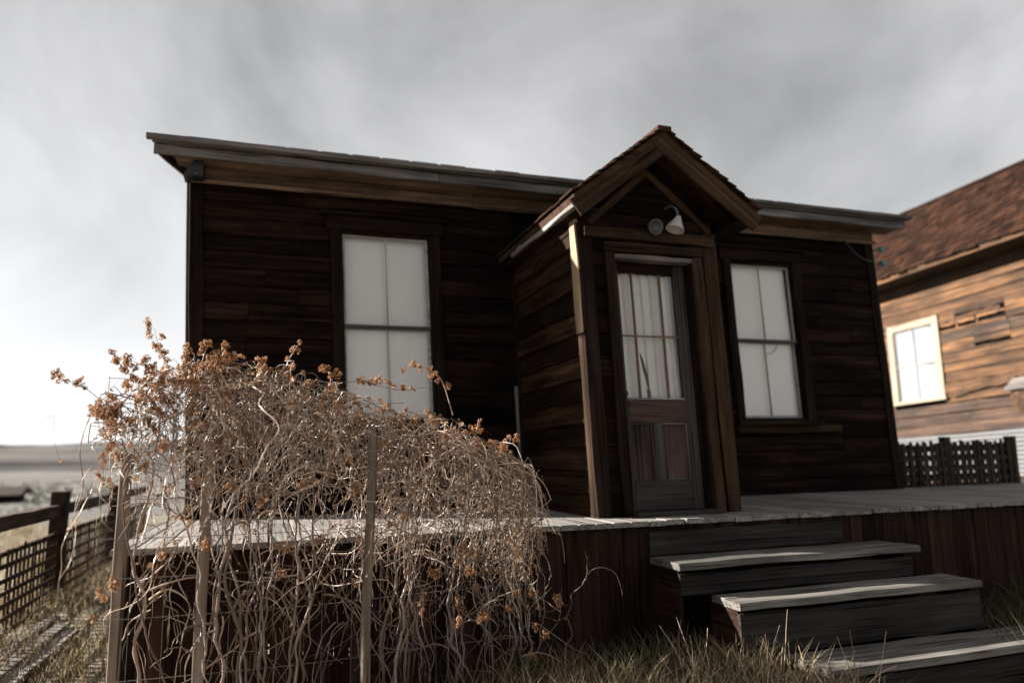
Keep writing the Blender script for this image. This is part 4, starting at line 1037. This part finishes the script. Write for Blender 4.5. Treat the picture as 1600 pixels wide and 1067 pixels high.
# dried cones: clusters of papery bracts
cl_mesh = []
for k in range(8):
    V = []; Fc = []
    for j in range(int(rng.integers(3, 7))):
        c = rng.normal(0, 0.0095, 3) * np.array([1, 1, 1.3])
        ax = rng.normal(0, 0.5, 3) + np.array([0, 0, -1.0]); ax /= np.linalg.norm(ax)
        e1 = np.cross(ax, [0.3, 0.8, 0.1]); e1 /= np.linalg.norm(e1); e2 = np.cross(ax, e1)
        Lc, Rc = rng.uniform(0.017, 0.028), rng.uniform(0.007, 0.011)
        nb_ = 13
        for q in range(nb_):
            t = q / (nb_ - 1); an = q * 2.4 + rng.normal(0, 0.2)
            rad_ = Rc * math.sin(math.pi * (0.12 + 0.80 * t)) * rng.uniform(0.85, 1.25)
            dr = math.cos(an) * e1 + math.sin(an) * e2; sd_ = np.cross(ax, dr)
            p = c + ax * Lc * (t - 0.5) + dr * rad_ * 0.4
            s = rng.uniform(0.0048, 0.0075); b0 = len(V)
            tip = p + dr * rad_ * 0.75 + ax * s * 1.5
            V += [tuple(p), tuple(p + sd_ * s * 0.75 + dr * rad_ * 0.35 + ax * s * 0.5), tuple(tip), tuple(p - sd_ * s * 0.75 + dr * rad_ * 0.35 + ax * s * 0.5), tuple(p + dr * (rad_ * 0.75) + ax * s * 0.55)]
            Fc += [(b0, b0 + 1, b0 + 4), (b0 + 1, b0 + 2, b0 + 4), (b0 + 2, b0 + 3, b0 + 4), (b0 + 3, b0, b0 + 4)]
    me = bpy.data.meshes.new('dried_cone_cluster'); me.from_pydata(V, [], Fc); me.materials.append(MAT['cone']); cl_mesh.append(me)
spots = []
SPR = [[(-0.43, 0.925), (-0.311, 0.877), (-0.186, 0.76), (-0.12, 0.62)], [(0.004, 1.202), (0.03, 1.10), (0.059, 1.036), (0.115, 0.864)], [(-0.167, 1.055), (-0.122, 0.963), (-0.012, 0.897), (0.06, 0.82)],
       [(0.278, 1.137), (0.26, 1.041), (0.24, 0.9), (0.22, 0.75)], [(0.752, 1.126), (0.71, 1.05), (0.69, 0.98), (0.672, 0.869)], [(1.34, 0.985), (1.45, 1.0), (1.56, 0.93), (1.63, 0.723)],
       [(1.815, 0.70), (1.80, 0.63), (1.77, 0.55)], [(-0.08, 1.01), (0.0, 0.98), (0.10, 0.93)], [(0.16, 1.10), (0.17, 1.02), (0.19, 0.9)], [(0.36, 1.12), (0.35, 1.04), (0.32, 0.95)], [(0.56, 1.05), (0.55, 0.99), (0.52, 0.9)], [(1.10, 0.93), (1.22, 0.90), (1.36, 0.88), (1.5, 0.90)], [(-0.26, 0.78), (-0.20, 0.72), (-0.17, 0.60), (-0.16, 0.45)], [(2.02, 0.60), (1.98, 0.52), (1.92, 0.44)], [(0.93, 1.0), (0.95, 0.94), (0.9, 0.86)]]
for s_ in SPR:
    yo = -2.5 + rng.normal(0, 0.05)
    P = spline([(x, yo + rng.normal(0, 0.012), z) for x, z in s_], 22)
    tube('sprig', P, np.linspace(0.0014, 0.0032, 22), 'twig', vine, 5)
    for q in np.linspace(0, 0.8, max(3, int(4 + 7 * np.linalg.norm(P[0] - P[-1])))):
        spots.append(P[int(q * 21)] + rng.normal(0, 0.014, 3))
while len(spots) < 215:       # left side and the ridge, thick with cones
    if rng.random() < 0.62:
        x = rng.uniform(-0.22, 0.42); z = ztop(x) - abs(rng.normal(0, 0.17)) + 0.03
    else:
        x = rng.uniform(0.3, 2.1); z = ztop(x) + rng.normal(0.0, 0.045)
    spots.append(np.array([x, -2.5 + rng.normal(-0.04, 0.09), z]))
while len(spots) < 292:       # scattered through the mass
    x = rng.uniform(-0.2, 2.2); z = ztop(x) - rng.uniform(0.05, 1.1)
    spots.append(np.array([x, -2.58 + rng.normal(-0.05, 0.12), max(z, GZ + 0.1)]))
for p in spots:
    o = bpy.data.objects.new('dried_cone_cluster', cl_mesh[int(rng.integers(8))]); COL.objects.link(o)
    s = rng.uniform(0.9, 1.6)
    e = (rng.normal(0, 0.5), rng.normal(0, 0.5), rng.uniform(0, 6.28))
    from mathutils import Euler
    setw(o, Matrix.Translation(Vector(p)) @ Euler(tuple(e)).to_matrix().to_4x4() @ Matrix.Diagonal((s, s, s, 1)), vine)
# fine dried bits caught through the tangle
Vb = []; Fb = []
for i in range(7000):
    Pq = twigs[int(rng.integers(len(twigs)))][0]; c = Pq[int(rng.integers(len(Pq)))] + rng.normal(0, 0.004, 3)
    a1 = rng.normal(0, 1, 3); a1 /= np.linalg.norm(a1); a2 = np.cross(a1, rng.normal(0, 1, 3)); a2 /= np.linalg.norm(a2)
    s = 0.003 + 0.017 * rng.random() ** 1.9; b0 = len(Vb)
    Vb += [c - a1 * s, c - a2 * s * 0.6, c + a1 * s, c + a2 * s * 0.6 + np.cross(a1, a2) * s * 0.5]
    Fb.append((b0, b0 + 1, b0 + 2, b0 + 3))
np_mesh('leaf_bits', np.array(Vb) - base, np.array(Fb), 'leafbit', vine, Matrix.Translation(Vector(base)), False, 'stuff')

# ------------------------------------------------------------------ grass
def grass(name, n, region, h0, h1, mat, label, clump=0.0):
    V = np.zeros((n, 7, 3)); 
    x = rng.uniform(region[0], region[1], n); y = rng.uniform(region[2], region[3], n)
    if clump:
        k = max(6, int(n / 90)); cx = rng.uniform(region[0], region[1], k); cyy = rng.uniform(region[2], region[3], k)
        idx = rng.integers(0, k, n); sel = rng.random(n) < clump
        x = np.where(sel, cx[idx] + rng.normal(0, 0.09, n), x); y = np.where(sel, cyy[idx] + rng.normal(0, 0.09, n), y)
    x = np.clip(x, region[0], region[1]); y = np.clip(y, region[2], region[3])
    a = rng.uniform(0, 2 * np.pi, n); h = rng.uniform(h0, h1, n); w = rng.uniform(0.0015, 0.004, n) * 1.3
    bend = rng.uniform(0.1, 0.75, n) * h; b2 = rng.uniform(0, 2 * np.pi, n)
    dx, dy = np.cos(a) * w, np.sin(a) * w
    z0 = gz(x, y) - 0.02
    for j, (s, ww) in enumerate(((0, 1), (0.4, 0.9), (0.75, 0.6))):
        ox, oy, oz = bend * s ** 2 * np.cos(b2), bend * s ** 2 * np.sin(b2), h * (s - 0.12 * s * s)
        V[:, 2 * j, 0], V[:, 2 * j, 1], V[:, 2 * j, 2] = x + ox - dx * ww, y + oy - dy * ww, z0 + oz
        V[:, 2 * j + 1, 0], V[:, 2 * j + 1, 1], V[:, 2 * j + 1, 2] = x + ox + dx * ww, y + oy + dy * ww, z0 + oz
    V[:, 6, 0], V[:, 6, 1], V[:, 6, 2] = x + bend * np.cos(b2), y + bend * np.sin(b2), z0 + h * 0.88
    b = np.arange(n)[:, None] * 7
    T = np.concatenate([b + np.array([t]) for t in ((0, 1, 3), (0, 3, 2), (2, 3, 5), (2, 5, 4), (4, 5, 6))])
    o = np_mesh(name, V.reshape(-1, 3), T, mat, None, None, False, 'stuff'); o['label'] = label
    return o
grass('dry_grass', 16000, (-2.6, 0.2, -3.6, 7.0), 0.08, 0.30, 'grass_dry', 'short dry yellow grass in the yard beside the boardwalk', 0.5)
grass('dry_grass', 9000, (-9, -1.7, 1.0, 14.0), 0.15, 0.45, 'grass_dry', 'pale straw grass beyond the lattice fence', 0.6)
grass('green_grass', 7000, (1.2, 3.6, -3.9, -2.15), 0.12, 0.46, 'grass_green', 'dull green grass below the deck left of the steps', 0.7)
grass('green_grass', 5000, (5.3, 9.0, -3.6, -2.1), 0.2, 0.62, 'grass_green', 'dull green grass below the deck right of the steps', 0.75)
grass('dry_grass', 4500, (1.6, 3.7, -3.9, -2.4), 0.15, 0.5, 'grass_dry', 'dead straw stalks beside the left end of the steps', 0.8)
grass('dry_grass', 4000, (7.8, 13.8, 0.4, 9.0), 0.15, 0.5, 'grass_dry', 'dry grass between the two houses', 0.6)

# dead weeds by the steps
WEED = [(3.02, -2.75, 'dead weed stalks against the skirt boards just left of the steps'), (3.42, -3.0, 'dead weed stalks at the left end of the middle step'), (3.62, -3.45, 'dead weed stalks nearest the camera beside the lowest step')]
for x, y, lab in WEED:
    paths = []
    for j in range(9):
        d = np.array([rng.normal(0, 0.35), rng.normal(0, 0.35), 1.0])
        P = strand(np.array([x, y, GZ - 0.02]), d, 12, rng.uniform(0.03, 0.06), -0.02, 0.07)
        paths.append((P, np.linspace(0.004, 0.0015, 12)))
    V, Fq = tube_arrays(paths, 4); c = np.array([x, y, GZ])
    o = np_mesh('dead_weed', V - c, Fq, 'twig', None, Matrix.Translation(Vector(c)))
    tag(o, lab, 'weed', 'dead weeds by the steps')

# far sagebrush and a low dark shed
for x, y, s in ((-9.1, 28.8, 0.6),):
    n = 420; d = rng.normal(0, 1, (n, 3)); d /= np.linalg.norm(d, axis=1, keepdims=True); d[:, 2] = np.abs(d[:, 2])
    c = d * (rng.uniform(0.5, 1.0, (n, 1)) * np.array([1.1, 1.1, 0.75]) * s)
    t1 = rng.normal(0, 1, (n, 3)); t1 /= np.linalg.norm(t1, axis=1, keepdims=True); t2 = np.cross(t1, d); q = 0.07 * s * 1.5
    V = np.stack([c - t1 * q, c - t2 * q * 0.5, c + t1 * q, c + t2 * q * 0.5], 1).reshape(-1, 3)
    zz = GZ - 0.75
    o = empty('sagebrush', (x, y, zz), 'low dark bush on the flat beyond the fence, near the left edge', 'shrub')
    np_mesh('foliage', V, np.arange(n * 4).reshape(-1, 4), 'sage', o, Matrix.Translation((x, y, zz)), False)
    br = []
    for j in range(6):
        a = j * 1.05; br.append((np.array([[0, 0, -0.1], [0.2 * s * math.cos(a), 0.2 * s * math.sin(a), 0.25 * s], [0.6 * s * math.cos(a), 0.6 * s * math.sin(a), 0.55 * s]]), 0.02))
    Vb_, Fb_ = tube_arrays(br, 4); np_mesh('branches', Vb_, Fb_, 'stem', o, Matrix.Translation((x, y, zz)))
n = 5200; rr = rng.uniform(14, 150, n); aa = rng.uniform(1.75, 2.6, n)
c = np.stack([0.6 + rr * np.cos(aa), -6.7 + rr * np.sin(aa), np.full(n, GZ - 0.1) - np.clip((rr - 16) / 50, 0, 1) * 1.7], 1)
Vs = []; Fs = []
dd = rng.normal(0, 1, (n, 6, 3)); dd /= np.linalg.norm(dd, axis=2, keepdims=True); dd[:, :, 2] = np.abs(dd[:, :, 2])
sz = rng.uniform(0.12, 0.42, n) * np.clip(rr / 40, 0.5, 1.5)
for k in range(6):
    t1 = rng.normal(0, 1, (n, 3)); t1 /= np.linalg.norm(t1, axis=1, keepdims=True); t2 = np.cross(t1, dd[:, k])
    p = c + dd[:, k] * sz[:, None] * np.array([1, 1, 0.6]); q = sz[:, None] * 0.45
    Vs.append(np.stack([p - t1 * q, p - t2 * q, p + t1 * q, p + t2 * q], 1))
Vs = np.concatenate(Vs).reshape(-1, 3)
o = np_mesh('scrub', Vs, np.arange(len(Vs)).reshape(-1, 4), 'sage', None, None, False, 'stuff'); o['label'] = 'grey sage scrub scattered over the far flat'
shed = empty('distant_shed', (-20.5, 64, GZ - 1), 'low dark shed far off at the left edge', 'shed')
boxes('wall', [((-24, 63, -2.6), (-18.9, 66, -1.9))], 'dark', shed)
V = [(x, y, z) for x in (-24.4, -18.3) for y, z in ((62.6, -1.95), (64.5, -1.3), (66.4, -1.95))]
mesh_obj('roof', V, [(0, 3, 4, 1), (1, 4, 5, 2), (0, 1, 2), (5, 4, 3), (0, 2, 5, 3)], 'fence', shed)
